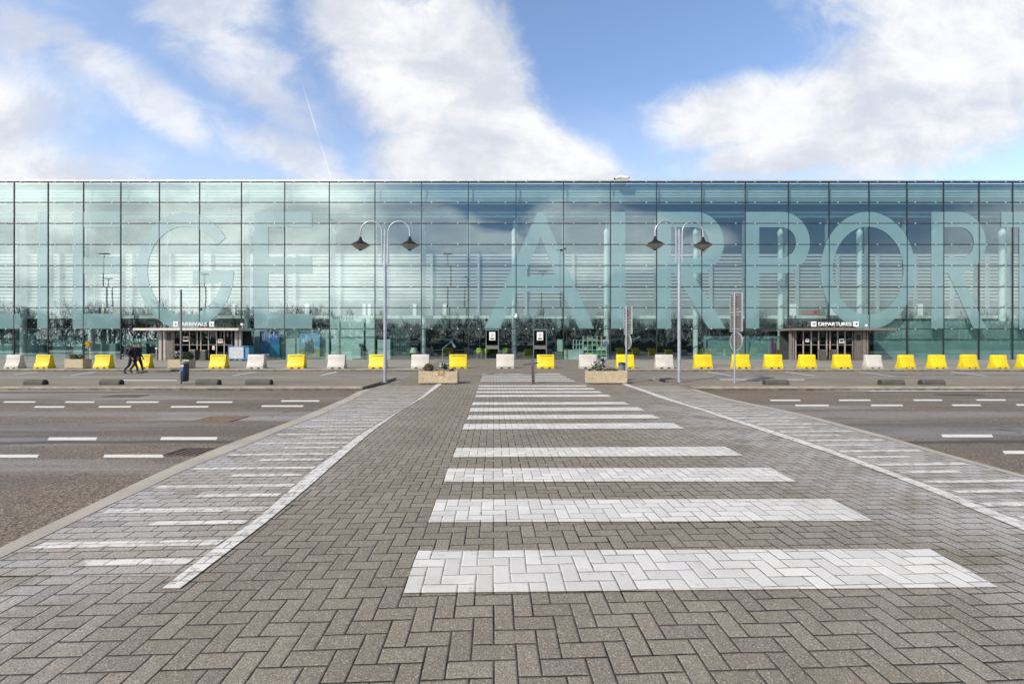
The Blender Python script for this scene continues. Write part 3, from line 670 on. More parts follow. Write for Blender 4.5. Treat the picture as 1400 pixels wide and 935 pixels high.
# ------------------------------------------------------------------ entrance porches
YP=38.4; kp=YP/F
def porch(label,x0,x1,can,posts,frames,panel,panelbox,notice,words,wx,icons,mirror,cm,pm):
    t=thing('entrance_porch',label,'entrance porch',(0,YP,0))
    X=lambda x:(x-CX)*kp; Z=lambda y:H+(HY-y)*kp
    zt=Z(452); D=FY-YP-.08
    mb=MB(); mb.box(X(can[0]),X(can[1]),-.75,D,zt,Z(449)); mb.box(X(can[0])+.02,X(can[1])-.02,-.76,-.751,zt+.02,Z(449)-.02)
    mb.build('canopy',cm,t)
    for a,b in posts:
        mb=MB(); mb.box(X(a),X(b),-.02,.16,.125,zt); mb.build('post',M['beige'] if pm else M['brown'],t)
    a,b=panel; mb=MB(); mb.box(X(a),X(b),.0,.1,.125,zt-.002); pn=mb.build('side_panel',M['panel'],t)
    a,b,c,d=panelbox; mb=MB(); mb.box(X(a),X(b),-.05,-.001,Z(d),Z(c)); mb.build('intercom',M['black'],pn)
    mb=MB()
    for i in range(7):
        for q in (-1,1): mb.box(X((a+b)/2)+q*.09-.02,X((a+b)/2)+q*.09+.02,-.012,-.001,Z(468.5+i*2.3),Z(467.8+i*2.3))
    mb.build('hole_pattern',M['beige'],pn)
    fr=sorted(frames)
    for a,b in zip(fr,fr[1:]):
        if b-a<3.5: continue
        mb=MB(); mb.box(X(a)+.03,X(b)-.03,.1,.112,.14,zt-.05); dl=mb.build('door_leaf',M['doorglass'],t)
        mb=MB(); mb.box(X(a)-.03,X(a)+.035,.04,.10,.125,zt-.003); mb.box(X(b)-.051,X(b)-.031,.06,.10,.125,zt-.003)
        mb.box(X(a)+.036,X(b)-.052,.07,.099,Z(472.2),Z(470.8),1); mb.box(X(a)+.036,X(b)-.052,.07,.099,.126,.20,1)
        mb.build('door_frame',[M['beige'],M['panel']],dl)
    mb=MB(); mb.box(X(x0),X(x1),D-.1,D,.125,zt-.01); mb.build('dark_backing',M['dark'],t)  # near-black sheet standing in for the unlit inside of the porch
    for (a,b,c,d,mm,im) in notice:
        mb=MB(); mb.box(X(a),X(b),.015,.03,Z(d),Z(c),0)
        mb.box(X(a)+.05,X(b)-.05,.008,.0149,Z(d)+.1,Z(c)-.13,1)
        mb.build('door_notice',[mm,im],t)
    letter_objs(words,X(wx[0]),X(wx[1]),Z(446),Z(441),-.55,M['signwhite'],t,'sign_lettering')
    mb=MB(); mb.box(X(wx[0]),X(wx[1]),-.5,-.46,Z(448.9),Z(448.2)); 
    for q in range(5):
        xq=X(wx[0])+(X(wx[1])-X(wx[0]))*q/4; mb.box(xq-.02,xq+.02,-.5,-.46,Z(448.2),Z(446))
    mb.build('sign_rail',M['brown'],t)
    for n,(a,b) in enumerate(icons):
        mb=MB(); mb.box(X(a),X(b),-.6,-.52,Z(447),Z(440)); ic=mb.build('pictogram',M['signwhite'],t,bevel=.03)
        mx_,mz=X((a+b)/2),Z(443.5); sg=-1 if mirror else 1
        mb=MB()                                   # a small aeroplane
        P=[(-.16,.03*sg),(-.02,.0),(.0,.10*sg),(.045,.10*sg),(.05,-.01),(.15,-.05*sg),(.16,-.085*sg),(.05,-.055*sg),(.0,-.12*sg),(-.04,-.12*sg),(-.02,-.04*sg),(-.14,.0)]
        mb.prism([(mx_+u,mz+v) for u,v in P],-.612,-.601); mb.build('aeroplane',M['ink'],ic)
    return t
porch('beige entrance porch with white ARRIVALS lettering over dark doors',217,330,(192,333),[(217,221),(223.5,226.5),(321,325),(326.5,330)],
      [237,247,258.5,269,274,284.5,295.5,306,317],(226.5,236.5),(228.5,233,455,465),
      [(250,257.5,460,466.7,M['papercream'],M['ink']),(297.5,304,463,469,M['paper'],M['inkred']),(290,293,473,478,M['paper'],M['inkred'])],'ARRIVALS',(254,289),[(244,250.3),(292.4,298.8)],False,M['cream'],True)
porch('shade-darkened entrance porch with white DEPARTURES lettering over dark doors',1080,1186,(1076,1215.5),[(1080,1082.5),(1084,1086),(1179.6,1183.6),(1185,1187)],
      [1088.6,1099,1109.8,1120,1131,1135.7,1146,1156,1167],(1168,1179),(1171.5,1176,458,465),
      [(1101.5,1106.5,463,467.5,M['paper'],M['inkred']),(1147.5,1154,463,469,M['paper'],M['ink'])],'DEPARTURES',(1113,1157),[(1103,1110),(1160,1167)],True,M['brown'],False)
p=at(1187,447,YP-.9); t=thing('wall_lamp','small white lamp on the canopy edge right of the DEPARTURES sign','lamp',(p.x,p.y+.2,fz(449)+.1))
mb=MB(); mb.box(-.03,.03,-.03,.03,-.2,0); mb.build('stem',M['fix'],t)
mb=MB(); mb.lathe([(.03,-.02),(.10,.0),(.12,.08),(.08,.16),(.001,.18)],12); mb.build('lamp_shade',M['white'],t)
mb=MB(); p=at(331.5,446.5,YP-.7); t=thing('spotlight','small white floodlight at the right corner of the arrivals canopy','lamp',(p.x,p.y,fz(449)+.12))
mb.box(-.03,.03,-.03,.03,-.2,.05); mb.build('stem',M['fix'],t)
mb=MB(); mb.box(-.10,.10,-.12,.06,.05,.24); mb.build('lamp_shade',M['white'],t,bevel=.02)

def loc(x,y,Y): p=at(x,y,Y); return (p.x,p.y,.122)
# bins just inside the porches
def binbox(x0,x1,y0,Y,label,group):
    k=Y/F; w=(x1-x0)*k; z1=H+(HY-y0)*k-.122
    t=thing('litter_bin',label,'bin',((0.5*(x0+x1)-CX)*k,Y,.122),0,group)
    mb=MB(); mb.box(-w/2,w/2,-.2,.2,0,z1-.12); mb.build('body',M['stop'],t,bevel=.02)
    mb=MB(); mb.box(-w/2-.02,w/2+.02,-.22,.22,z1-.118,z1); mb.build('lid',M['signback'],t,bevel=.02)
gb='grey bins beside the porch doors'
binbox(262.5,269,478,37.9,'grey bin left of the two before the arrivals doors',gb); binbox(276,283,478.5,37.9,'grey bin right of the two before the arrivals doors',gb)
binbox(1121,1128,478,37.9,'grey bin left of the two before the departures doors',gb); binbox(1136.5,1142.5,478,37.9,'grey bin right of the two before the departures doors',gb)
# pale post lights by the arrivals porch
t=thing('post_lamp','short brown post with pale cap left of the arrivals porch','post',loc(214.5,492,37.5))
mb=MB(); mb.box(-.06,.06,-.06,.06,0,.95); mb.build('post',M['brown'],t)
mb=MB(); mb.lathe([(.07,.95),(.11,1.0),(.11,1.08),(.03,1.13),(.001,1.13)],10); mb.build('cap',M['white'],t)

# ------------------------------------------------------------------ posters and the ground floor inside
def inn(x,dY): return (x-CX)*(FY+dY)/F
def iz(y,dY): return H+(HY-y)*(FY+dY)/F
def poster(x0,x1,y0,y1,label):
    d=.30; t=thing('poster',label,'poster',((inn(x0,d)+inn(x1,d))/2,FY+d,iz(y1,d)))
    w=inn(x1,d)-inn(x0,d); h=iz(y0,d)-iz(y1,d); return t,w,h
t,w,h=poster(355,382,452.5,488,'blue sea and sky poster in the window right of the arrivals porch')
mb=MB(); mb.box(-w/2,w/2,0,.03,0,h*.48,0); mb.build('sea_print',M['sea'],t)
mb=MB(); mb.box(-w/2,w/2,0,.03,h*.48,h,0); mb.build('sky_print',M['sky1'],t)
mb=MB(); mb.prism([(-w*.45,h*.50),(-w*.1,h*.47),(-w*.14,h*.5),(-w*.32,h*.53)],-.006,-.001); mb.build('boat_print',M['signback'],t)
mb=MB()
for q,(a,b) in enumerate(((.05,.9),(.2,.94),(.32,.86),(.12,.82),(.25,.78))): mb.tube([(w*a-w*.05,-.004,h*b),(w*a+w*.06,-.004,h*b+.05)],.03,6)
mb.build('red_scribble',M['inkred'],t)
t,w,h=poster(409,437,452.5,488,'beach poster with a grey sandcastle in the window beside the sea poster')
mb=MB(); mb.box(-w/2,w/2,0,.03,h*.3,h,0); mb.build('sky_print',M['sky2'],t)
mb=MB(); mb.box(-w/2,w/2,0,.03,0,h*.3,0); mb.build('sand_print',M['sand'],t)
mb=MB()
for a,b,c,d_ in ((-.23,.23,.14,.36),(-.20,.20,.36,.48),(-.20,-.12,.48,.60),(-.08,.02,.48,.63),(.06,.16,.48,.70),(.18,.22,.48,.55)):
    mb.box(w*a,w*b,-.006,-.001,h*c,h*d_+.001)
mb.build('castle_print',M['statue'],t)
def item(name,label,cat,x0,x1,y0,y1,dY,depth,group=None):
    X=(inn(x0,dY)+inn(x1,dY))/2; w=inn(x1,dY)-inn(x0,dY); h=iz(y0,dY)-.104
    return thing(name,label,cat,(X,FY+dY,.104),0,group),w,h
# cabinet behind the pale partition
t,w,h=item('cabinet','pale cabinet with a dark side behind the glass left of the lamp post','cabinet',481,497,476,492,.35,.3)
mb=MB(); mb.box(-w/2,w*.25,0,.3,.08,h); mb.build('carcass',M['mint'],t); mb=MB(); mb.box(w*.25+.002,w*.5,.02,.3,.0,h+.1); mb.build('side',M['panel'],t)
mb=MB(); mb.box(-w/2+.02,w*.25-.02,.03,.28,0,.079); mb.build('plinth',M['black'],t)
mb=MB(); mb.box(w*.1,w*.36,.06,.26,h+.101,h+.4); mb.build('top_box',M['panel'],t)
# reception counter, small and large shelf
t,w,h=item('counter','mint green counter front behind the glass left of the shelf unit','counter',771,797.5,478,492,.4,.5)
mb=MB(); mb.box(-w/2,w/2,0,.5,0,h-.05); mb.build('front',M['mint'],t); mb=MB(); mb.box(-w/2-.03,w/2+.03,-.03,.55,h-.049,h); mb.build('top',M['mint'],t)
def shelf(x0,x1,y0,y1,nx,nz,label,fill,base=None):
    dY=.55; X=(inn(x0,dY)+inn(x1,dY))/2; w=inn(x1,dY)-inn(x0,dY); z0=.104 if base is None else iz(base,dY); h=iz(y0,dY)-z0
    t=thing('shelf_unit',label,'shelf',(X,FY+dY,z0))
    mb=MB()
    for i in range(nx+1): xx=-w/2+w*i/nx; mb.box(xx-.03,xx+.03,0,.35,0,h)
    for j in range(nz+1):
        zz=h*j/nz
        for i in range(nx): mb.box(-w/2+w*i/nx+.031,-w/2+w*(i+1)/nx-.031,.002,.35,max(0,zz-.03),min(h,zz+.03))
    mb.build('frame',M['mint'],t)
    mb=MB(); mb.box(-w/2,w/2,.351,.37,0,h); mb.build('back_panel',M['dark'],t)
    rnd=random.Random(5)
    for j in range(nz):
        for i in range(nx):
            if rnd.random()<fill:
                a=-w/2+w*i/nx+.06; mb=MB(); mb.box(a,a+w/nx*.7,.05,.3,h*j/nz+.032,h*j/nz+h/nz*rnd.uniform(.4,.75)); mb.build('stacked_goods',rnd.choice([M['red'],M['orange'],M['greenitem'],M['paper'],M['lime'],M['dark'],M['greenitem'],M['cage']]),t)
shelf(797.5,829,459.5,492,5,5,'tall mint green shelf unit full of coloured goods behind the glass',.8)
shelf(784,796.5,464.5,478,3,2,'small mint green pigeonhole shelf standing above the counter',.4,base=477.5)
p=at(828.5,467,FY+.2); t=thing('notice','small white notice with blue print on the glass by the tall shelf','notice',(p.x,FY+.12,p.z))
mb=MB(); mb.box(-.26,.26,0,.02,-.2,.2); mb.build('sheet',M['paper'],t); mb=MB(); mb.box(-.2,.2,-.006,-.001,-.14,-.02); mb.build('print',M['sticker'],t)
# pale cabinet by the counter
t,w,h=item('cabinet','tall pale cabinet behind the glass between notice door and counter','cabinet',762,769,464,492,.7,.4)
mb=MB(); mb.box(-w/2,w/2,0,.4,h*.4,h); mb.build('upper_doors',M['mint'],t); mb=MB(); mb.box(-w*1.5,w/2,0,.4,0,h*.4-.003); mb.build('lower_doors',M['curtain'],t)
t,w,h=item('cabinet','pale beige double cabinet behind the glass beside the left lamp post','cabinet',516,533.5,464,492,.7,.4)
mb=MB(); mb.box(-w/2,w/2,0,.4,h*.52,h); mb.build('upper_doors',M['mint'],t); mb=MB(); mb.box(-w/2,w/2,0,.4,0,h*.52-.04); mb.build('lower_doors',M['mint'],t)
# curtain of strips
t=thing('strip_curtain','grey curtain of hanging strips behind the glass right of the left lamp post','curtain',(inn(535,.9),FY+.9,.104))
mb=MB()
for i in range(16):
    xx=(inn(561,.9)-inn(535,.9))*i/16; mb.box(xx,xx+.10,(i%2)*.05,(i%2)*.05+.02,0,2.75)
mb.build('strips',M['curtain'],t); mb=MB(); mb.box(-.05,1.85,-.03,.1,2.751,2.82); mb.build('rail',M['post'],t)
# lime chairs
def chair(X,Y,rz,label):
    t=thing('lime_chair',label,'chair',(X,Y,.104),rz,'lime green chairs inside the glass front'); t.scale=(1.1,1.1,1.22)
    mb=MB(); n=12
    vs=[(.24*math.cos(2*math.pi*i/n),.22*math.sin(2*math.pi*i/n),.45) for i in range(n)]; vs2=[(x,y,.49) for x,y,_ in vs]
    mb.add(vs+vs2,[tuple(reversed(range(n))),tuple(range(n,2*n))]+[(i,(i+1)%n,(i+1)%n+n,i+n) for i in range(n)]); mb.build('seat',M['lime'],t)
    mb=MB(); pr=[]
    for i in range(9):
        a=R(-60+15*i); pr.append((.25*math.sin(a),.06+.18*math.cos(a)))
    vs=[]
    for z,sc in ((.50,.8),(.62,1.05),(.78,1.0),(.88,.7)):
        vs+=[(x*sc,y,z) for x,y in pr]
    fs=[(r*9+i,r*9+i+1,(r+1)*9+i+1,(r+1)*9+i) for r in range(3) for i in range(8)]
    m2=[(x,y+.03,z) for x,y,z in vs]; o=len(vs)
    mb.add(vs+m2,fs+[tuple(q+o for q in reversed(f)) for f in fs],0,True); mb.build('backrest',M['lime'],t)
    for sx in (-1,1):
        for sy in (-1,1):
            mb=MB(); mb.tube([(sx*.15,sy*.14,.45),(sx*.2,sy*.19,0)],.014,6); mb.build('leg',M['fix'],t)
for x,l in ((655,'first lime green chair from the left, before the dark doorway'),(666.5,'second lime green chair from the left, inside the dark doorway'),(680,'third lime green chair from the left, inside the dark doorway'),(690.5,'fourth lime green chair, nearest the white column')):
    chair(inn(x,.75),FY+.75,R(180),l)
# two notice doors in the glass front
def notice_door(x0,x1,label):
    k=(FY-.16)/F; X0,X1=(x0-CX)*k,(x1-CX)*k
    t=thing('glass_door',label,'door',((X0+X1)/2,FY-.16,.122)); w=X1-X0; h=2.75
    mb=MB()
    for a,b in ((-w/2,-w/2+.07),(w/2-.07,w/2)): mb.box(a,b,0,.06,0,h)
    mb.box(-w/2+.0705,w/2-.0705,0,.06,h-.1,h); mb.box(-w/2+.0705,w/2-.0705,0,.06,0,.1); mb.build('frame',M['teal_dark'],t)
    mb=MB(); mb.box(-w/2+.071,w/2-.071,.02,.032,.101,h-.101); mb.build('pane',M['doorglass'],t)
    mb=MB(); mb.box(-w/2+.09,w/2-.09,.0,.019,.95,1.28); mb.build('push_bar',M['signback'],t)
    mb=MB(); mb.box(-w*.23,w*.23,0,.019,1.75,2.5,0); mb.box(-w*.15,w*.15,-.006,-.001,1.83,1.95,1); mb.box(-w*.1,w*.1,-.006,-.001,2.05,2.35,2); mb.build('door_notice',[M['paper'],M['ink'],M['cage']],t)
notice_door(664,682,'glass door with white notice between the lime chairs'); notice_door(729,747.5,'glass door with white notice left of the mint counter')
# telescope-like exercise stand and bits seen in the dark bay
t=thing('reading_lamp','pale angled stand with tilted head in the dark glass bay','stand',(inn(614,1.2),FY+1.2,.104))
mb=MB(); mb.tube([(-.6,0,0),(-.6,0,1.0)],.05,8); mb.tube([(-.6,0,1.0),(.15,0,1.6)],.04,8); mb.build('arm',M['cage'],t)
mb=MB(); mb.prism([(.12,1.72),(.3,1.72),(.65,1.15),(.45,1.05)],-.05,.05); mb.build('head',M['cage'],t)
mb=MB(); mb.prism([(-.2,.0),(.3,.0),(.12,.75),(.0,.75)],-.1,.1); mb.build('base',M['curtain'],t)
t=thing('table_lamp','pale lampshade behind the glass above the white barrier','lamp',(inn(566,1.0),FY+1.0,.104))
mb=MB(); mb.tube([(0,0,0),(0,0,.6)],.05,8); mb.build('stem',M['black'],t); mb=MB(); mb.lathe([(.42,.6),(.25,1.1)],16); mb.build('lamp_shade',M['mint'],t)
# colourful bits
t=thing('parcel_stack','yellow and red goods stack behind the glass beside the departures porch','goods',(inn(1069,.5),FY+.5,.104))
mb=MB(); mb.box(-.3,.3,0,.3,0,.9); mb.build('red_crate',M['red'],t); mb=MB(); mb.box(-.25,.28,.02,.28,.901,2.0); mb.build('yellow_box',M['papercream'],t)
t=thing('banner','narrow purple banner behind the glass left of the departures porch','banner',(inn(1056.5,.5),FY+.5,.104))
mb=MB(); mb.box(-.13,.13,0,.04,0.05,2.0); mb.build('cloth',M['purple'],t); mb=MB(); mb.box(-.16,.16,-.05,.1,0,.049); mb.build('foot',M['black'],t)
t=thing('parcel_box','tan cardboard parcel behind the glass above a yellow barrier','box',(inn(964,.4),FY+.4,.104))
mb=MB(); mb.box(-.3,.32,0,.3,0,1.05); mb.build('carton',M['planter'],t); mb=MB(); mb.box(-.05,.05,-.004,-.001,0,1.05); mb.build('tape',M['papercream'],t)
# gallery goods upstairs
def crate(x,y,w,h,m,name,label):
    dY=2.2; t=thing(name,label,'box',(inn(x,dY),FY+dY+.3,4.225)); z1=iz(y,dY)-4.225
    mb=MB(); mb.box(-w/2,w/2,0,.4,0,max(.3,z1)); mb.build('carton',m,t); mb=MB(); mb.box(-w/2+.05,w/2-.05,-.006,-.001,.08,max(.22,z1*.55)); mb.build('label_print',M['sticker'] if m is M['paper'] else m,t)
crate(124,417,1.0,1,M['paper'],'gallery_box','white box with blue print on the gallery above the left glazing')
crate(139,415,.7,1,M['papercream'],'gallery_box','taller beige carton on the gallery right of the white box')
crate(158,422,.8,1,M['papercream'],'gallery_box','lower beige carton on the gallery furthest right of its group')
crate(1113,424,1.6,1,M['red'],'lounge_sofa','dark red seat on the gallery above the departures sign')

# ------------------------------------------------------------------ luggage cage
k=37.2/F; t=thing('cage_cart','blue framed cage cart with pale sheet side beside the arrivals porch','cart',((329.5-CX)*k,37.2,.122))
w=1.5
mb=MB(); mb.box(-.80,.42,-.35,-.30,.2,1.15); mb.build('sheet_side',M['cage'],t)
mb=MB(); mb.box(.46,.84,-.3,.5,.2,1.15); mb.build('blue_side',M['blue'],t)
mb=MB()
for xx in (-.86,.42): mb.box(xx,xx+.05,-.37,-.29,.14,1.2)
mb.box(-.86,.86,-.38,.5,1.2,1.25); mb.box(-.86,.86,-.38,.5,.12,.18); mb.box(.82,.87,.45,.5,.18,1.2); mb.build('frame',M['blue'],t)
for xx in (-.7,-.2,.4,.75):
    mb=MB(); mb.tube([(xx,-.25,.07),(xx,-.19,.07)],.07,10); mb.build('wheel',M['tyre'],t)

# ------------------------------------------------------------------ barriers
def barrier_proto(col,slot):
    t=thing('road_barrier','x','barrier',(0,-5,0))
    prof=[(.25,.055),(.25,.10),(.185,.26),(.135,.42),(.115,.60),(.105,.755),(.085,.795),(.0,.80)]
    mb=MB(); L=.515; full=[(-a,b) for a,b in prof[:-1]]+[(0,.80)]+[(a,b) for a,b in reversed(prof[:-1])]; n=len(full); vs=[]
    rings=[(-L,0),(-L+.045,.045),(L-.045,.045),(L,0)]
    for x,ins in ((-L,-.0),(L,.0)):
        vs+=[(x,a,b) for a,b in full]
    mb.add(vs,[tuple(range(n)),tuple(reversed(range(n,2*n)))]+[(i,i+1,i+1+n,i+n) for i in range(n-1)]+[(n-1,0,n,2*n-1)])
    bd=mb.build('body',col,t,bevel=.032,seg=3)
    for p in bd.data.polygons: p.use_smooth=True
    bd.data.set_sharp_from_angle(angle=R(35)) if hasattr(bd.data,'set_sharp_from_angle') else None
    for a,b in ((-L,-.28),(-.115,.15),(.315,L)):
        mb=MB(); mb.box(a+.004,b-.004,-.248,.248,0,.0545); mb.build('foot',col,t)
    if slot:
        mb=MB(); mb.box(-.42,.42,-.117,-.10,.70,.735); mb.build('slot',M['slot'],t)  # raised dark strip; the shade of a recess is put into its colour
    return t
pY=barrier_proto(M['yellow'],True); pY2=barrier_proto(M['yellow'],False); pW=barrier_proto(M['whitebar'],False)
BAR=[(22,'w','white barrier at the far left end of the row'),(61,'y','yellow barrier just left of the planter with the yellow flowering sapling'),
(144,'y','yellow barrier right of the sapling planter, behind the backpack walker'),(197,'y','yellow barrier half hidden behind the walker in the black coat'),
(299,'y','yellow barrier in front of the arrivals doors'),(352,'w','white barrier beside the blue cage cart, below the sea poster'),
(406,'y','yellow barrier below the sandcastle poster'),(461.5,'w','white barrier before the pale partition and cabinet, left of the lamp post'),
(517.5,'y','yellow barrier half hidden behind the left lamp post'),(575,'w','white barrier behind the stone planter with the round brown bush'),
(626.5,'y','yellow barrier just right of the left stone planter, left of the lime chairs'),(691,'w','white barrier below the rightmost lime chairs'),
(746,'y','yellow barrier behind the bollard with the crossbar'),(803.5,'w','white barrier below the mint counter and tall shelf unit'),
(854.5,'y','yellow barrier behind the grey bin and the narrow sign pole'),(907.5,'w','white barrier just left of the right lamp post'),
(961,'y','yellow barrier between the right lamp post and the wide sign pole'),(1013,'y','yellow barrier behind the pole of the wide turned signs'),
(1057,'y','yellow barrier below the purple banner, left of the departures porch'),(1104,'y','yellow barrier before the left departures door'),
(1151,'y','yellow barrier before the right departures door'),(1193,'w','white barrier at the right end of the departures porch'),
(1239,'y','first yellow barrier right of the departures porch'),(1281,'y','second yellow barrier right of the departures porch'),
(1323,'y','third yellow barrier right of the departures porch'),(1363,'y','fourth yellow barrier right of the departures porch'),
(1403,'y','yellow barrier cut off by the right edge of the picture')]
used=set(); Yb=25.65
for i,(x,c,l) in enumerate(BAR):
    pr=pW if c=='w' else (pY if x<780 else pY2)
    L_=((x-CX)*Yb/F,Yb+random.uniform(-.07,.07),zprof(30)+.0 if 575<x<860 else .1205)
    rz=R(random.uniform(-4.5,4.5))
    if id(pr) in used: o=dup(pr,L_,rz,l)
    else: used.add(id(pr)); o=pr; o.location=L_; o.rotation_euler.z=rz; o['label']=l
    o['group']='road barriers lined up along the far kerb'
    sc=random.uniform(.98,1.02); s2=1.0-.22*(abs(x-CX)/700)**1.5
    o.scale=(sc*s2,1,sc)

# ------------------------------------------------------------------ planters and plants
def planter(x0,x1,y0,y1,Y,depth,label,zg):
    k=Y/F; w=(x1-x0)*k; h=(y1-y0)*k
    t=thing('stone_planter',label,'planter',(((x0+x1)/2-CX)*k,Y+depth/2,zg),0,'stone planters')
    mb=MB(); a=.06
    mb.box(-w/2,w/2,-depth/2,-depth/2+a,.035,h); mb.box(-w/2,w/2,depth/2-a,depth/2,.035,h)
    mb.box(-w/2,-w/2+a,-depth/2+a,depth/2-a,.035,h); mb.box(w/2-a,w/2,-depth/2+a,depth/2-a,.035,h); mb.box(-w/2+a,w/2-a,-depth/2+a,depth/2-a,.035,h*.3)
    mb.build('trough',M['planter'],t)
    for q in (-1,1):
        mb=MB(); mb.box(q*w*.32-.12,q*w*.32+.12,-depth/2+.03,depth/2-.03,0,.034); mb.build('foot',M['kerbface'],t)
    mb=MB(); n=10; vs=[(-w/2+a+(w-2*a)*i/n,-depth/2+a+(depth-2*a)*j/4,h-.05+random.uniform(-.015,.03)) for i in range(n+1) for j in range(5)]
    mb.add(vs,[(i*5+j,(i+1)*5+j,(i+1)*5+j+1,i*5+j+1) for i in range(n) for j in range(4)]); mb.build('soil',M['soil'],t)
    return (((x0+x1)/2-CX)*k,Y+depth/2,zg+h-.05)
def leaves(mb,n,fn,size,mi=0,up=.3):
    for _ in range(n):
        p=Vector(fn()); d=Vector((random.gauss(0,1),random.gauss(0,1),random.gauss(up,1))).normalized()
        u=d.orthogonal().normalized()*size*random.uniform(.6,1.3)*.5; v=d*size*random.uniform(.7,1.5)
        mb.add([p,p+v*.5+u,p+v,p+v*.5-u],[(0,1,2,3)],mi)
def ball(r,c,e=1.0):
    def f():
        d=Vector((random.gauss(0,1),random.gauss(0,1),random.gauss(0,1))).normalized()*r*random.uniform(.55,1)**.5
        return (c[0]+d.x,c[1]+d.y,c[2]+d.z*e)
    return f
def plant(name,label,cat,pos,fol,stems,group=None):
    t=thing(name,label,cat,pos,random.uniform(0,6.28) if name=='round_bush' else 0,group)
    mb=MB()
    for pts,r in stems: mb.tube(pts,r,5)
    mb.build('stem',M['stem'],t)
    for nm,n,fn,sz,m in fol:
        mb=MB(); leaves(mb,n,fn,sz); mb.build(nm,m,t)
    return t
def bush(pos,r,label,m=None):
    plant('round_bush',label,'bush',pos,[('foliage',900,ball(r,(0,0,r*.85)),r*.22,m or M['leafbrown'])],[([(0,0,-.03),(0,0,r*.6)],.02),([(0,0,.05),(r*.4,0,r)],.012),([(0,0,.05),(-r*.3,r*.3,r)],.012)])
def pale(pos,r,h,label,n=110):
    plant('pale_flower',label,'plant',pos,[('petals',n,ball(r,(0,0,h),.7),.06,M['leafwhite']),('leaves',n,ball(r*1.05,(0,0,h-.02),.7),.07,M['leaf'])],
      [([(0,0,-.03),(0.01,0,h*.7)],.012)]+[([(0,0,h*.5),(r*.7*math.cos(a),r*.7*math.sin(a),h)],.006) for a in (0,1.3,2.6,3.9,5.1)])
def tuft(pos,w,h,n,label,m=None):
    plant('leafy_tuft',label,'plant',pos,[('leaves',n,lambda:(random.uniform(-w,w),random.uniform(-.1,.1),random.uniform(0,h)),.07,m or M['leaf'])],[([(0,0,-.03),(0,0,h*.6)],.01)])
c=planter(572,625.2,508,525.5,15.5,.5,'tan stone planter at the left of the crossing, holding a round brown bush',.131)
bush((c[0]-.37,c[1],c[2]),.165,'round brown bush in the stone planter left of the crossing')
pale((c[0]+.18,c[1],c[2]),.14,.24,'pale flowering stem in the stone planter left of the crossing')
tuft((c[0]-.03,c[1]-.05,c[2]),.06,.05,26,'small dark seedling in the middle of the left crossing planter')
tuft((c[0]+.46,c[1],c[2]),.07,.08,36,'small dark clump at the right end of the left crossing planter')
mb=MB(); leaves(mb,40,lambda:(random.uniform(-.12,.12),random.uniform(-.02,.0),random.uniform(-.12,.02)),.035)
tg=mb.build('yellow_trailer',M['leafyellow'],None,(c[0]+.10,c[1]-.262,c[2]+.04)); tag(tg,'yellow trailing growth over the rim of the left crossing planter','plant')
c=planter(803,857.5,507.5,525.2,15.5,.5,'tan stone planter at the right of the crossing, holding a leaning pale plant',.131)
pale((c[0]-.28,c[1],c[2]),.20,.24,'leaning pale flowering plant in the stone planter right of the crossing',150)
plant('dark_flower','dark blue flower head above the planter right of the crossing','plant',(c[0]-.1,c[1],c[2]),[('petals',60,ball(.06,(0,0,.40)),.05,M['binblue'])],[([(-.08,0,-.03),(0,0,.4)],.008)])
tuft((c[0]+.18,c[1],c[2]),.22,.09,120,'low brown foliage in the stone planter right of the crossing',M['leafbrown'])
tuft((c[0]-.55,c[1],c[2]),.07,.06,40,'small olive clump at the left end of the right crossing planter')
c=planter(88,113,491.2,504,25.35,.55,'tan stone planter with the yellow flowering sapling on the far pavement',.121)
tuft((c[0]-.1,c[1],c[2]),.36,.30,260,'dark green fern tuft in the sapling planter')
plant('sapling','thin sapling with a bright yellow flower head in the far left planter','plant',(c[0]+.62,c[1],c[2]),[('petals',70,ball(.085,(-.02,0,.90),2.0),.09,M['leafyellow']),('pale_petals',14,ball(.07,(-.06,0,.70)),.09,M['leafwhite'])],[([(0,0,-.03),(-.02,0,.9)],.022)])
c=planter(229,258,491.5,503.8,25.35,.55,'tan stone planter behind the tall pole near the arrivals porch',.121)
pale((c[0]-.25,c[1],c[2]),.26,.36,'pale variegated plant in the planter behind the tall pole',120)
bush((c[0]+.36,c[1],c[2]),.27,'dark round bush in the planter behind the tall pole',M['leaf'])

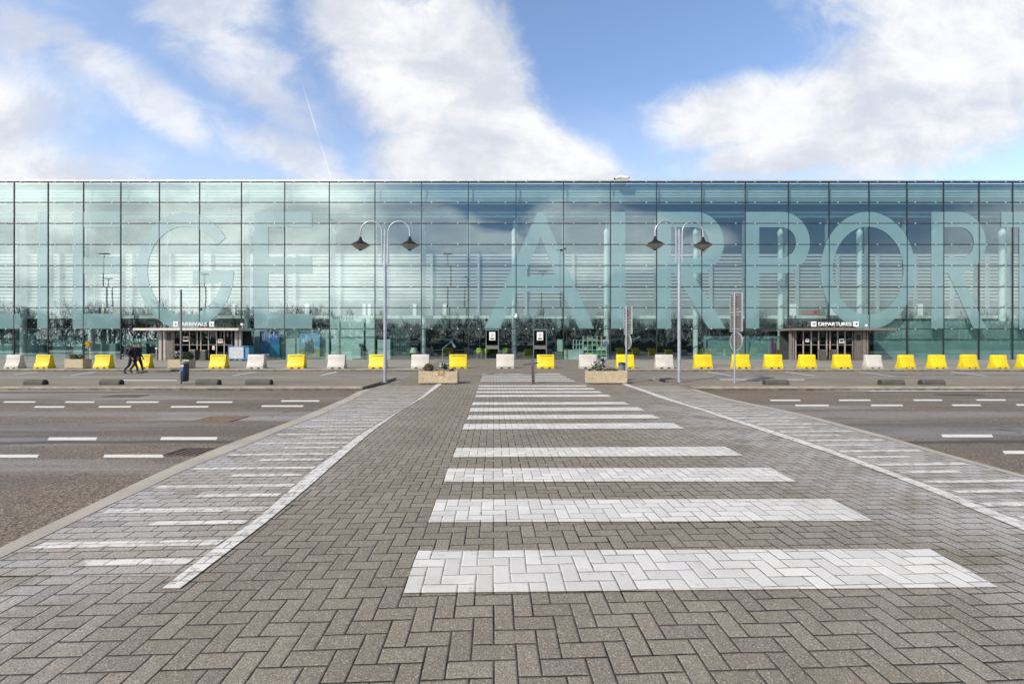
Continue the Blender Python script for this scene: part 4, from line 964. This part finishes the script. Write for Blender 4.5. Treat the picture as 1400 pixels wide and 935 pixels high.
# ------------------------------------------------------------------ lamp posts
def lamp(x,label,group,base=None):
    Y=16.2; k=Y/F
    t=thing('street_lamp',label,'street lamp',((x-CX)*k,Y,.121),0,group)
    z=lambda y:H+(HY-y)*k-.121
    q=lambda d:d*k
    mb=MB(); mb.tube([(0,0,0),(0,0,z(362))],[.062,.056],14); mb.tube([(0,0,z(362)),(0,0,z(313.5))],.03,10); mb.build('pole',M['galv'],t)
    mb=MB(); mb.box(-.11,.11,-.11,.11,0,.02)
    mb.build('base_plate',M['polegrey'],t)
    for s in (-1,1):
        a=[(s*q(4.3),0,z(360)),(s*q(4.3),0,z(318))]
        cxp=s*q(4.3+14.7); r=q(14.7)
        for i in range(1,17):
            an=math.pi*(1-i/16)
            a.append((cxp-s*math.cos(math.pi-an)*-r*-1 if False else cxp+s*r*math.cos(an),0,z(318)+q(15.2)*math.sin(an)))
        a.append((s*q(33.7),0,z(324)))
        mb=MB(); mb.tube(a,.026,10); arm=mb.build('arm',M['galv'],t)
        for yy in (321,334.5,337.5,355):
            mb=MB(); mb.tube([(s*.025,0,z(yy)),(s*q(4.3),0,z(yy))],.016,8); mb.build('clamp',M['galv'],arm)
        c0=(s*q(33.7),0,z(331))
        mb=MB(); mb.lathe([(.001,.19),(.045,.19),(.05,.12),(.085,.06),(.10,.03),(.20,-.02),(.30,-.09),(.325,-.115),(.31,-.12)],24,c0); hd=mb.build('lamp_shade',M['lampblack'],t)
        mb=MB(); mb.lathe([(.305,-.118),(.25,-.17),(.15,-.24),(.07,-.285),(.001,-.295)],24,c0); mb.build('diffuser',M['lampglass'],hd)
        mb=MB(); mb.lathe([(.055,-.285),(.06,-.31),(.001,-.32)],12,c0); mb.build('bottom_cap',M['lampblack'],hd)
    return t
gl='two-armed street lamps'
lp=lamp(526.5,'grey two-armed street lamp at the left of the crossing',gl); dup(lp,((928.5-CX)*16.2/F,16.2,.121),R(4),'grey two-armed street lamp at the right of the crossing')

# ------------------------------------------------------------------ pole with bin, bollard, sign poles, bin
k=15.6/F
t=thing('tall_pole','slim dark grey pole without any sign at the left island','pole',((247.5-CX)*k,15.6,.121))
mb=MB(); mb.tube([(0,0,0),(0,0,H+(HY-397)*k-.121)],.032,12); mb.build('shaft',M['polegrey'],t); mb=MB(); mb.lathe([(.032,0),(.034,.02),(.001,.03)],12,(0,0,H+(HY-397)*k-.121)); mb.build('cap',M['black'],t)
t=thing('litter_bin','navy litter bin with blue sticker hung on the slim tall pole','bin',((254-CX)*k,15.55,.121+.10))
mb=MB(); mb.lathe([(.001,0),(.105,0),(.125,.1),(.13,.60),(.12,.62)],18); mb.build('body',M['binblue'],t)
mb=MB(); mb.lathe([(.128,.62),(.135,.66),(.12,.70),(.001,.71)],18); mb.build('lid',M['polegrey'],t)
mb=MB(); mb.box(-.045,.045,-.140,-.130,.38,.52); mb.build('sticker',M['sticker'],t)
mb=MB(); mb.box(-.05,.06,-.138,-.128,.525,.59); mb.build('label_plate',M['papercream'],t)
mb=MB(); mb.box(-.17,-.10,-.02,.02,.3,.36); mb.build('bracket',M['galv'],t)
# bollard with a crossbar
t=thing('bollard','brown wooden bollard with a crossbar standing on the crossing','bollard',((729.2-CX)*k,15.6,.132))
mb=MB(); mb.box(-.052,.052,-.05,.05,0,.60); mb.build('post',M['wood'],t,bevel=.01)
mb=MB(); mb.box(-.055,.055,-.055,.055,.60,.74); mb.build('head',M['bluegrey'],t,bevel=.012)
mb=MB(); mb.tube([(-.335,-.03,.69),(.21,-.03,.735)],.024,8); mb.build('crossbar',M['wood'],t)
mb=MB(); mb.lathe([(.04,.74),(.035,.79),(.02,.84),(.001,.85)],10); mb.build('knob',M['bluegrey'],t)
t.rotation_euler.y=R(-2.5)
def signpole(x,label,rects,rnd,ang,m=None):
    Y=15.8; k=Y/F; z=lambda y:H+(HY-y)*k-.121
    t=thing('sign_pole',label,'sign post',((x-CX)*k,Y,.121))
    mb=MB(); mb.tube([(0,0,0),(0,0,z(rects[0][0])+.04)],.032,12); mb.build('pole',M['galv'],t)
    a=R(ang); ca,sa=math.cos(a),math.sin(a)
    Mx=Matrix.Translation((0,-.035*0,0))@Matrix.Rotation(a,4,'Z')
    for (y0,y1,w) in rects:
        mb=MB(); mb.box(-w/2,w/2,-.07,-.055,z(y1),z(y0)); o=mb.build('sign_plate',M['signback'],t,rz=a,bevel=.004)
        mb=MB(); zz0,zz1=z(y1),z(y0)
        for u in (-w/2-.012,w/2): mb.box(u,u+.012,-.09,-.045,zz0,zz1)
        mb.box(-w/2,w/2,-.09,-.045,zz1,zz1+.012); mb.box(-w/2,w/2,-.09,-.045,zz0-.012,zz0); mb.build('rim',M['signrim'],o)
        mb=MB()
        for zz in (zz0+.08,zz1-.08): mb.box(-w*.3,w*.3,-.054,-.038,zz-.02,zz+.02)
        mb.build('rail',M['galv'],o)
    y0,y1=rnd; r=(z(y0)-z(y1))/2; zc=(z(y0)+z(y1))/2; n=32
    pl=[(r*math.cos(2*math.pi*i/n),zc+r*math.sin(2*math.pi*i/n)) for i in range(n)]
    mb=MB(); mb.prism([(x*.94,zc+(zz-zc)*.94) for x,zz in pl],-.07,-.058); o=mb.build('round_plate',M['signback'],t,rz=a)
    mb=MB(); vs=[]
    for s in (.945,1.0):
        for yy in (-.085,-.05): vs+=[(x*s,yy,zc+(zz-zc)*s) for x,zz in pl]
    fs=[]
    for i in range(n):
        j=(i+1)%n; fs+=[(i,j,n+j,n+i),(2*n+i,3*n+i,3*n+j,2*n+j),(i,2*n+i,2*n+j,j),(n+i,n+j,3*n+j,3*n+i)]
    mb.add(vs,fs); mb.build('rim',M['signrim'],o)
    return t
signpole(1004.3,'grey sign pole with wide traffic signs seen from behind, right of the lamp',[(401.5,426,.62),(427.5,453,.62)],(454,479.5),99)
signpole(856.3,'grey sign pole with narrow edge-on traffic signs behind the right planter',[(420,437.5,.62),(438.5,456.5,.62)],(457.5,477.5),99)
Y=17.0; kk=Y/F; t=thing('litter_bin','grey round bin with blue lid band before a yellow barrier','bin',((850.3-CX)*kk,Y,.132))
mb=MB(); mb.lathe([(.001,0),(.125,0),(.135,.55),(.13,.60)],18); mb.build('body',M['polegrey'],t); mb=MB(); mb.lathe([(.138,.60),(.14,.66),(.10,.70),(.001,.71)],18); mb.build('lid',M['black'],t)
mb=MB(); mb.lathe([(.1375,.52),(.1385,.58)],18); mb.build('band',M['sticker'],t)

# ------------------------------------------------------------------ wheel stops on the islands
def stop(x0,x1,label,first=[None]):
    Y=15.35; k=Y/F; w=(x1-x0)*k
    t=thing('wheel_stop',label,'wheel stop',(((x0+x1)/2-CX)*k,Y,.121),0,'low grey wheel stops on the islands')
    prof=[(-.11*math.cos(R(a)),.07+.115*math.sin(R(a))) for a in range(0,181,15)]+[(.11,0),(-.11,0)]
    n=len(prof); mb=MB()
    mb.add([(-w/2,a,b) for a,b in prof]+[(w/2,a,b) for a,b in prof],[tuple(range(n)),tuple(reversed(range(n,2*n)))]+[(i,(i+1)%n,(i+1)%n+n,i+n) for i in range(n)])
    o=mb.build('body',M['stop'],t,bevel=.012)
    for s in (-1,1):
        mb=MB(); mb.add([(s*(w/2+.003),a*.9,.01+b*.9) for a,b in prof]+[(s*(w/2+.018),a*.86,.012+b*.86) for a,b in prof],[tuple(range(n)),tuple(reversed(range(n,2*n)))]+[(i,(i+1)%n,(i+1)%n+n,i+n) for i in range(n)])
        mb.build('end_shade',M['stopend'],t)  # dark end plates put the shaded look of the ends into colour
for a,b,l in ((36,62,'leftmost grey wheel stop on the left island'),(139,166,'grey wheel stop on the left island in front of the walkers'),(270,300,'grey wheel stop just right of the slim tall pole'),(338,371,'grey wheel stop on the left island nearest the crossing'),
  (1045,1076,'grey wheel stop on the right island nearest the sign pole'),(1203,1233.5,'left one of the two neighbouring wheel stops on the right island'),(1258.5,1288.5,'right one of the two neighbouring wheel stops on the right island')):
    stop(a,b,l)

# ------------------------------------------------------------------ people
def skinfig(name,joints,bones,m,parent,sub=1):
    me=bpy.data.meshes.new(name); keys=list(joints); idx={k:i for i,k in enumerate(keys)}
    me.from_pydata([joints[k][0] for k in keys],[(idx[a],idx[b]) for a,b in bones],[]); me.update()
    o=bpy.data.objects.new(name,me); C.objects.link(o)
    o.modifiers.new('s','SKIN'); sv=me.skin_vertices[0].data if me.skin_vertices else None
    if sv is None:
        me.attributes; bpy.context.view_layer.objects.active=o
        bpy.ops.mesh.customdata_skin_add(); sv=me.skin_vertices[0].data
    for k in keys: r=joints[k][1]; sv[idx[k]].radius=(r,r) if not isinstance(r,tuple) else r; sv[idx[k]].use_root=(idx[k]==0)
    sm=o.modifiers.new('b','SUBSURF'); sm.levels=sm.render_levels=sub
    dg=bpy.context.evaluated_depsgraph_get(); dg.update()
    m2=bpy.data.meshes.new_from_object(o.evaluated_get(dg)); bpy.data.objects.remove(o); bpy.data.meshes.remove(me)
    m2.name=name; m2.materials.clear(); m2.materials.append(m)
    for p in m2.polygons: p.use_smooth=True
    o=bpy.data.objects.new(name,m2); C.objects.link(o); o.parent=parent
    return o
def person(X,Y,z,label,stride,lean,tall,coat):
    t=thing('person',label,'person',(X,Y,z))
    s=tall/1.75
    J={'pelvis':((0,0,.95),.115),'belly':((.02*lean,0,1.10),.125),'chest':((.05*lean,0,1.30),.15),'neck':((.08*lean,0,1.47),.06),
       'hl':((.0,.09,.90),.10),'hr':((.0,-.09,.90),.10),
       'kl':((.17*stride,.10,.50),.068),'kr':((-.08*stride,-.10,.50),.068),
       'al':((.27*stride,.10,.09),.045),'ar':((-.40*stride,-.10,.17),.045),
       'tl':((.44*stride+.05,.11,.035),.032),'tr':((-.34*stride+.03,-.11,.04),.032),
       'sl':((.05*lean,.17,1.40),.075),'sr':((.05*lean,-.17,1.40),.075),
       'el':((-.12,.22,1.13),.052),'er':((-.06,-.22,1.13),.052),'wl':((.10,.21,.92),.04),'wr':((.18,-.21,.96),.04)}
    Bn=[('pelvis','belly'),('belly','chest'),('chest','neck'),('pelvis','hl'),('pelvis','hr'),('hl','kl'),('hr','kr'),('kl','al'),('kr','ar'),('al','tl'),('ar','tr'),('chest','sl'),('chest','sr'),('sl','el'),('sr','er'),('el','wl'),('er','wr')]
    J={k:(tuple(c*s for c in v),r*s) for k,(v,r) in J.items()}
    skinfig('body',J,Bn,M['denim'],t)
    # coat over the trunk
    cj={'a':((0,0,(.78 if coat else .86)*s),(.17*s,.19*s)),'b':((.0,0,.98*s),(.15*s,.18*s)),'c':((.03*lean*s,0,1.15*s),(.15*s,.18*s)),'d':((.05*lean*s,0,1.34*s),(.155*s,.21*s)),'e':((.07*lean*s,0,1.46*s),(.085*s,.09*s)),
        'sl':((.05*lean*s,.19*s,1.38*s),.08*s),'sr':((.05*lean*s,-.19*s,1.38*s),.08*s),'el':((-.12*s,.235*s,1.13*s),.065*s),'er':((-.06*s,-.235*s,1.13*s),.065*s),'wl':((.09*s,.22*s,.94*s),.052*s),'wr':((.17*s,-.22*s,.98*s),.052*s)}
    skinfig('coat',cj,[('a','b'),('b','c'),('c','d'),('d','e'),('d','sl'),('d','sr'),('sl','el'),('sr','er'),('el','wl'),('er','wr')],M['cloth'],t)
    hx=.10*lean*s; hz=1.62*s
    mb=MB(); mb.lathe([(.001,-.13*s),(.045*s,-.125*s),(.068*s,-.07*s),(.082*s,0),(.08*s,.05*s),(.055*s,.10*s),(.001,.12*s)],16,(hx,0,hz))
    mb.tube([(hx+.075*s,0,hz+.01*s),(hx+.105*s,0,hz-.03*s)],[.012*s,.018*s],6)
    for q in (-1,1): mb.lathe([(.001,-.03*s),(.02*s,0),(.001,.03*s)],8,(hx-.005,q*.083*s,hz-.01*s))
    mb.tube([(.08*lean*s,0,1.44*s),(hx,0,hz-.09*s)],[.055*s,.052*s],10)
    hd=mb.build('head',M['skin'],t)
    mb=MB()
    for q in (-1,1): mb.lathe([(.001,-.01*s),(.011*s,0),(.001,.01*s)],8,(hx+.076*s,q*.03*s,hz+.01*s))
    mb.box(hx+.074*s,hx+.082*s,-.022*s,.022*s,hz-.068*s,hz-.06*s); mb.build('eyes_and_mouth',M['hair'],hd)
    mb=MB()
    if coat: mb.lathe([(.086*s,.015*s),(.092*s,.05*s),(.068*s,.115*s),(.001,.135*s)],16,(hx-.014*s,0,hz))
    else: mb.lathe([(.06*s,-.2*s),(.10*s,-.10*s),(.10*s,.03*s),(.07*s,.115*s),(.001,.14*s)],16,(hx-.04*s,0,hz))
    mb.build('hair',M['hair'],t)
    for nm in ('wl','wr'):
        p=Vector(J[nm][0]); mb=MB(); mb.tube([p,p+Vector((.03,0,-.06))*s,p+Vector((.045,0,-.10))*s],[.028*s,.034*s,.028*s],8)
        for f in range(4): 
            b0=p+Vector((.045+.006*f,(-.024+.016*f),-.095))*s; mb.tube([b0,b0+Vector((.008,0,-.05))*s,b0+Vector((.028,0,-.078))*s],[.009*s,.008*s,.006*s],6)
        b0=p+Vector((.05,0,-.05))*s; mb.tube([b0,b0+Vector((.03,0,-.03))*s,b0+Vector((.035,0,-.055))*s],[.011*s,.009*s,.007*s],6)
        mb.build('hand',M['skin'],t)
    for a,b in (('al','tl'),('ar','tr')):
        p,q=Vector(J[a][0]),Vector(J[b][0]); mb=MB(); mb.tube([p+Vector((-.05,0,-.015)),p+Vector((.02,0,-.01)),q+Vector((.0,0,.0)),q+Vector((.07,0,-.005))],[.05,.058,.045,.028],10); mb.build('shoe',M['black'],t)
    return t,s
YW=23.4
t1,s1=person((188-CX)*YW/F,YW,.006,'person in a black coat and dark cap walking right along the far lane',.85,1.0,1.62,True)
YW2=22.9
t2,s2=person((180.5-CX)*YW2/F,YW2,.006,'person with long dark hair and dark jacket walking right, nearer the camera',1.0,1.2,1.52,False)
b=thing('backpack','dark backpack with tan straps on the walker with long hair','backpack',(t2.location.x-.20,YW2,1.0))
mb=MB(); mb.box(-.12,.06,-.14,.14,-.02,.34); mb.build('bag',M['bag'],b,bevel=.05); mb=MB(); mb.box(-.18,-.12,-.10,.10,0,.2); mb.build('pocket',M['bag'],b,bevel=.03)
mb=MB(); mb.tube([(.05,-.12,.32),(.18,-.14,.30),(.22,-.14,.16),(.08,-.13,.04)],.02,6); mb.build('strap',M['strap'],b)

# ------------------------------------------------------------------ what the glass mirrors: lamps, masts, cars and a wood behind the camera
def refl(x,dist): return ((x-CX)*dist/F, 80-dist)
for x,d,l in ((80,98,'two-armed street lamp mirrored in the glass at the far left'),(1170,95,'two-armed street lamp mirrored in the glass left of the frosted O'),(1310,95,'two-armed street lamp mirrored behind the last frosted R'),(335,108,'two-armed street lamp mirrored in the glass beside the second frosted E')):
    X,Y=refl(x,d); o=dup(lp,(X,Y,.0),0,l)
def mast(x,y,d,label,first=[None]):
    X,Y=refl(x,d); h=H+(HY-y)*d/F
    t=thing('floodlight_mast',label,'mast',(X,Y,0),0,'floodlight masts mirrored in the glass')
    mb=MB(); mb.tube([(0,0,0),(0,0,h*.6),(0,0,h)],[.24,.17,.11],10); mb.build('pole',M['lampblack'],t)
    for s in (-1,1):
        mb=MB(); mb.tube([(0,0,h),(s*.5,0,h+.12)],.05,8); mb.box(s*.6-.5,s*.6+.5,-.3,.3,h+.02,h+.32); mb.build('floodlight',M['lampblack'],t)
for x,y,d,l in ((142,346,110,'tall floodlight mast mirrored in the frosted E at the left'),(149,383,135,'shorter mast mirrored right beside the tall mast at the left'),(280,376,130,'mast mirrored inside the frosted G'),(613,346,112,'tall floodlight mast mirrored left of the frosted A'),(636,376,135,'shorter mast mirrored between tall mast and frosted A'),(740,376,130,'mast mirrored in the middle of the frosted A'),(766,343,112,'tall floodlight mast mirrored in the right leg of the frosted A')):
    mast(x,y,d,l)
def car(X,Y,z,rz,m,label):
    t=thing('parked_car',label,'car',(X,Y,z),rz,'parked cars mirrored in the glass')
    side=[(-2.1,.35),(-2.15,.75),(-1.9,.95),(-1.35,1.0),(-.75,1.42),(.6,1.46),(1.35,1.05),(1.95,.9),(2.15,.6),(2.1,.35)]
    mb=MB(); mb.prism(side,-.85,.85); mb.build('body',m,t,bevel=.06)
    mb=MB(); mb.prism([(-1.2,1.02),(-.72,1.37),(.55,1.40),(1.15,1.05)],-.87,.87); mb.build('window',M['carglass'],t)
    for xx in (-1.3,1.3):
        for yy in (-.86,.66): mb=MB(); mb.tube([(xx,yy,.32),(xx,yy+.2,.32)],.32,16); mb.build('wheel',M['tyre'],t)
mb=MB(); mb.box(-120,120,-17,-9.5,-.02,1.35); struct('parking_terrace',mb,M['dark'])
rr=random.Random(9)
for i in range(22):
    X=-75+i*6.9+rr.uniform(-.6,.6)
    car(X,-12.5,1.36,R(rr.choice([0,180])+rr.uniform(-4,4)),M['silver'] if i%3!=1 else M['cardark'],'silver parked car mirrored in the ground floor glass' if i%3!=1 else 'dark parked car mirrored in the ground floor glass')
# wood of bare trees
mb=MB(); rt=random.Random(4)
def branch(p,d,l,r,n):
    q=p+d*l
    a=d.orthogonal().normalized(); b=d.cross(a); r2=r*.6
    vs=[p+(a*math.cos(t)+b*math.sin(t))*r for t in (0,2.1,4.2)]+[q+(a*math.cos(t)+b*math.sin(t))*r2 for t in (0,2.1,4.2)]
    mb.add(vs,[(0,1,4,3),(1,2,5,4),(2,0,3,5)])
    if n==0: return
    for _ in range(3 if n>1 else 4):
        dd=(d+Vector((rt.gauss(0,.45),rt.gauss(0,.45),rt.gauss(.12,.3)))).normalized()
        branch(p+d*l*rt.uniform(.55,1),dd,l*rt.uniform(.55,.8),r2,n-1)
for i in range(110):
    d=rt.uniform(122,150); x=rt.uniform(-120,470) if i<84 else rt.uniform(470,1500)
    X,Y=refl(x,d); hh=(14.5 if i<84 else 9.5)*d/130*rt.uniform(.75,1.12)
    branch(Vector((X,Y,0)),Vector((rt.gauss(0,.05),0,1)).normalized(),hh*.36,.22,5 if i<84 else 4)
hm=MB()
for i in range(26000):
    x=rt.uniform(-150,150); top=3.6+.6*math.sin(x*.21)+.5*math.sin(x*.53+1)
    z=top*rt.random()**.7; c_=Vector((x,-36+rt.uniform(-.8,.8),z)); d=Vector((rt.gauss(0,1),rt.gauss(0,1),rt.gauss(0,1))).normalized(); u_=d.orthogonal().normalized()*rt.uniform(.08,.25); v_=d.cross(u_).normalized()*rt.uniform(.08,.25)
    hm.add([c_-u_,c_-v_,c_+u_,c_+v_],[(0,1,2,3)])
tag(hm.build('hedge_screen',M['leaf']),'long dark hedge added behind the parked cars to darken the reflections','hedge_screen',None,'stuff')  # added out of view to darken the mirrored ground floor
for i in range(42000):
    d=rt.uniform(119,126); xp=rt.uniform(-150,1550); X,Y=refl(xp,d)
    top=(10.3 if xp<480 else 7.6)+1.5*math.sin(X*.3)+1.2*math.sin(X*.71+2)+.8*math.sin(X*1.9)
    z=top*rt.random()**.8; l=rt.uniform(.8,2.2); q=Vector((rt.gauss(0,.35),rt.gauss(0,.3),1)).normalized()*l; r_=rt.uniform(.02,.055)
    mb.add([(X-r_,Y,z),(X+r_,Y,z),(X+r_*.5+q.x,Y+q.y,z+q.z),(X-r_*.5+q.x,Y+q.y,z+q.z)],[(0,1,2,3)])
w_=mb.build('bare_wood',M['bark']); tag(w_,'far-off wood of bare winter trees mirrored in the glass','wood',None,'stuff')

# ------------------------------------------------------------------ sky
SUN_EL,SUN_AZ=R(38),None
sd=Vector((-.62,-.62,0)).normalized()*math.cos(SUN_EL)+Vector((0,0,math.sin(SUN_EL)))   # towards the sun
w=bpy.data.worlds.new('World'); bpy.context.scene.world=w; w.use_nodes=True; nt=w.node_tree
bg=nt.nodes['Background']; bg.inputs['Strength'].default_value=0.10
sk=nt.nodes.new('ShaderNodeTexSky'); sk.sky_type='NISHITA'; sk.sun_disc=False; sk.sun_elevation=SUN_EL
sk.sun_rotation=math.atan2(sd.x,sd.y); sk.altitude=100; sk.air_density=1.0; sk.dust_density=0.6; sk.ozone_density=1.5
tc=nt.nodes.new('ShaderNodeTexCoord'); dx,dy,dz=sep(nt,tc.outputs['Generated'])
ay=dy.op('ABSOLUTE').max(0.04)
u=dx/ay; v=dz/ay
front=dy.gt(0.0)
def lobe(cx,cy,rx,ry,ang,U,V):
    a=R(ang); cu,cv=(cx-CX)/F,(HY-cy)/F
    x=U-cu; y=V-cv
    p=(x*math.cos(a)+y*math.sin(a))/(rx/F); q=(y*math.cos(a)-x*math.sin(a))/(ry/F)
    return (p*p+q*q).sqrt().rsub(1.0)
uv=comb(nt,u,v)
n1=noise(nt,uv,2.6,9,0.62,0.25); n2=noise(nt,comb(nt,u+3.1,v*1.6),5.0,8,0.6,0.6)
n3=n1*0.60+noise(nt,comb(nt,u*1.1+5.0,v*1.25),7.5,10,0.68,0.7)*0.42
def dens(lobes,opac,soft,amp,nz):
    f=None
    for l in lobes:
        e=lobe(*l,u,v); f=e if f is None else f.max(e)
    return (f+(nz-0.5)*amp).smooth(-soft,soft)*opac
# angles are measured with v upwards
fr=[dens([(560,95,135,95,-40),(500,40,100,55,-35),(650,190,125,80,-30),(600,215,95,48,0),(740,222,112,48,-14),(620,30,45,55,0),(640,110,75,115,10)],1.0,.34,1.8,n3),
    dens([(1330,85,195,115,10),(1000,158,115,52,8),(1150,160,165,70,10),(1090,205,140,34,8),(1260,165,200,70,12),(1360,-60,240,140,0)],.97,.34,1.7,n3),
    dens([(20,255,215,85,-14),(-80,190,180,115,0)],.97,.50,1.2,n1),
    dens([(150,95,120,26,-34),(290,35,120,42,-34),(350,120,90,26,-30),(15,25,70,40,-30),(330,20,50,40,-40),(390,210,110,24,-22),(220,150,80,22,-28)],.78,.70,3.0,n2),
    dens([(300,150,330,150,-25),(1050,215,330,60,0)],.12,.7,1.8,n2)]
fd=None
for d_ in fr: fd=d_ if fd is None else fd+fd.rsub(1.0)*d_
bk=[dens([(120,330,420,170,0),(430,345,90,80,-20),(0,280,330,130,0)],.95,.30,1.3,n1),
    dens([(625,320,60,22,-15),(690,330,50,18,-10),(590,300,40,20,0),(780,325,70,60,10),(880,330,60,40,0),(950,335,60,18,10)],.38,.35,1.6,n2),
    dens([(420,160,300,90,0),(1000,40,420,100,0),(1500,360,260,90,0)],.3,.4,1.5,n1)]
bd=None
for d_ in bk: bd=d_ if bd is None else bd+bd.rsub(1.0)*d_
cl=fd*front+bd*(front.rsub(1.0))
# shading inside the clouds: greyer, bluer undersides
sh=noise(nt,comb(nt,u*0.9+1.7,v*1.5),3.2,6,0.6,0.3)
ccol=mixc(nt,(sh*0.6+n3*0.45).smooth(0.44,0.64),(5.3,5.6,6.3),(7.9,7.9,7.95))
ccol_b=mixc(nt,sh.smooth(0.36,0.64),(12.5,12.8,13.0),(24.0,23.6,22.6))
ccol=mixc(nt,front,ccol_b,ccol)
hz=v.smooth(.62,.05)
skc=mixc(nt,1.0,sk.outputs[0],(1.95,1.93,1.98),'MULTIPLY')
skc=mixc(nt,hz*0.46*front,skc,(6.4,7.1,8.5))
skb=mixc(nt,1.0,sk.outputs[0],(0.80,0.88,0.98),'MULTIPLY')
skb=mixc(nt,v.smooth(.30,.02)*0.6,skb,(5.2,5.4,5.6))
skc=mixc(nt,front,skb,skc)
col=mixc(nt,cl,skc,ccol)
# a thin contrail
lx=(v-(HY-95)/F)*((453-407)/-150.0)+(407-CX)/F
ct=(u-lx).op('ABSOLUTE').smooth(.0032,.0006)*v.smooth(.63,.5)*front*(noise(nt,uv,9,3).smooth(.3,.6))*0.28
col=mixc(nt,ct,col,(9.6,9.7,9.9))
# below the horizon a plain ground tone
col=mixc(nt,dz.smooth(0.0,-0.02),col,(2.2,2.1,2.0))
nt.links.new(col,bg.inputs['Color'])
sl=bpy.data.lights.new('sun','SUN'); sl.energy=3.6; sl.angle=R(2.0); sl.color=(1.0,.92,.81)
so=bpy.data.objects.new('sun',sl); C.objects.link(so); so.rotation_euler=sd.to_track_quat('Z','Y').to_euler(); so.location=(-30,-30,40)

# ------------------------------------------------------------------ camera and render settings
cam=bpy.data.cameras.new('camera'); co=bpy.data.objects.new('camera',cam); C.objects.link(co)
co.location=(0,0,H); co.rotation_euler=(R(90),0,0); cam.sensor_width=36; cam.lens=36*F/1400; cam.shift_y=(HY-467.5)/1400
cam.clip_start=.05; cam.clip_end=3000
sc=bpy.context.scene; sc.camera=co
sc.view_settings.view_transform='Standard'; sc.view_settings.look='None'; sc.view_settings.exposure=0.38; sc.view_settings.gamma=1
sc.render.engine='CYCLES'
cy=sc.cycles; cy.caustics_reflective=False; cy.caustics_refractive=False; cy.max_bounces=10; cy.transparent_max_bounces=24; cy.glossy_bounces=5; cy.diffuse_bounces=4
cy.use_denoising=True
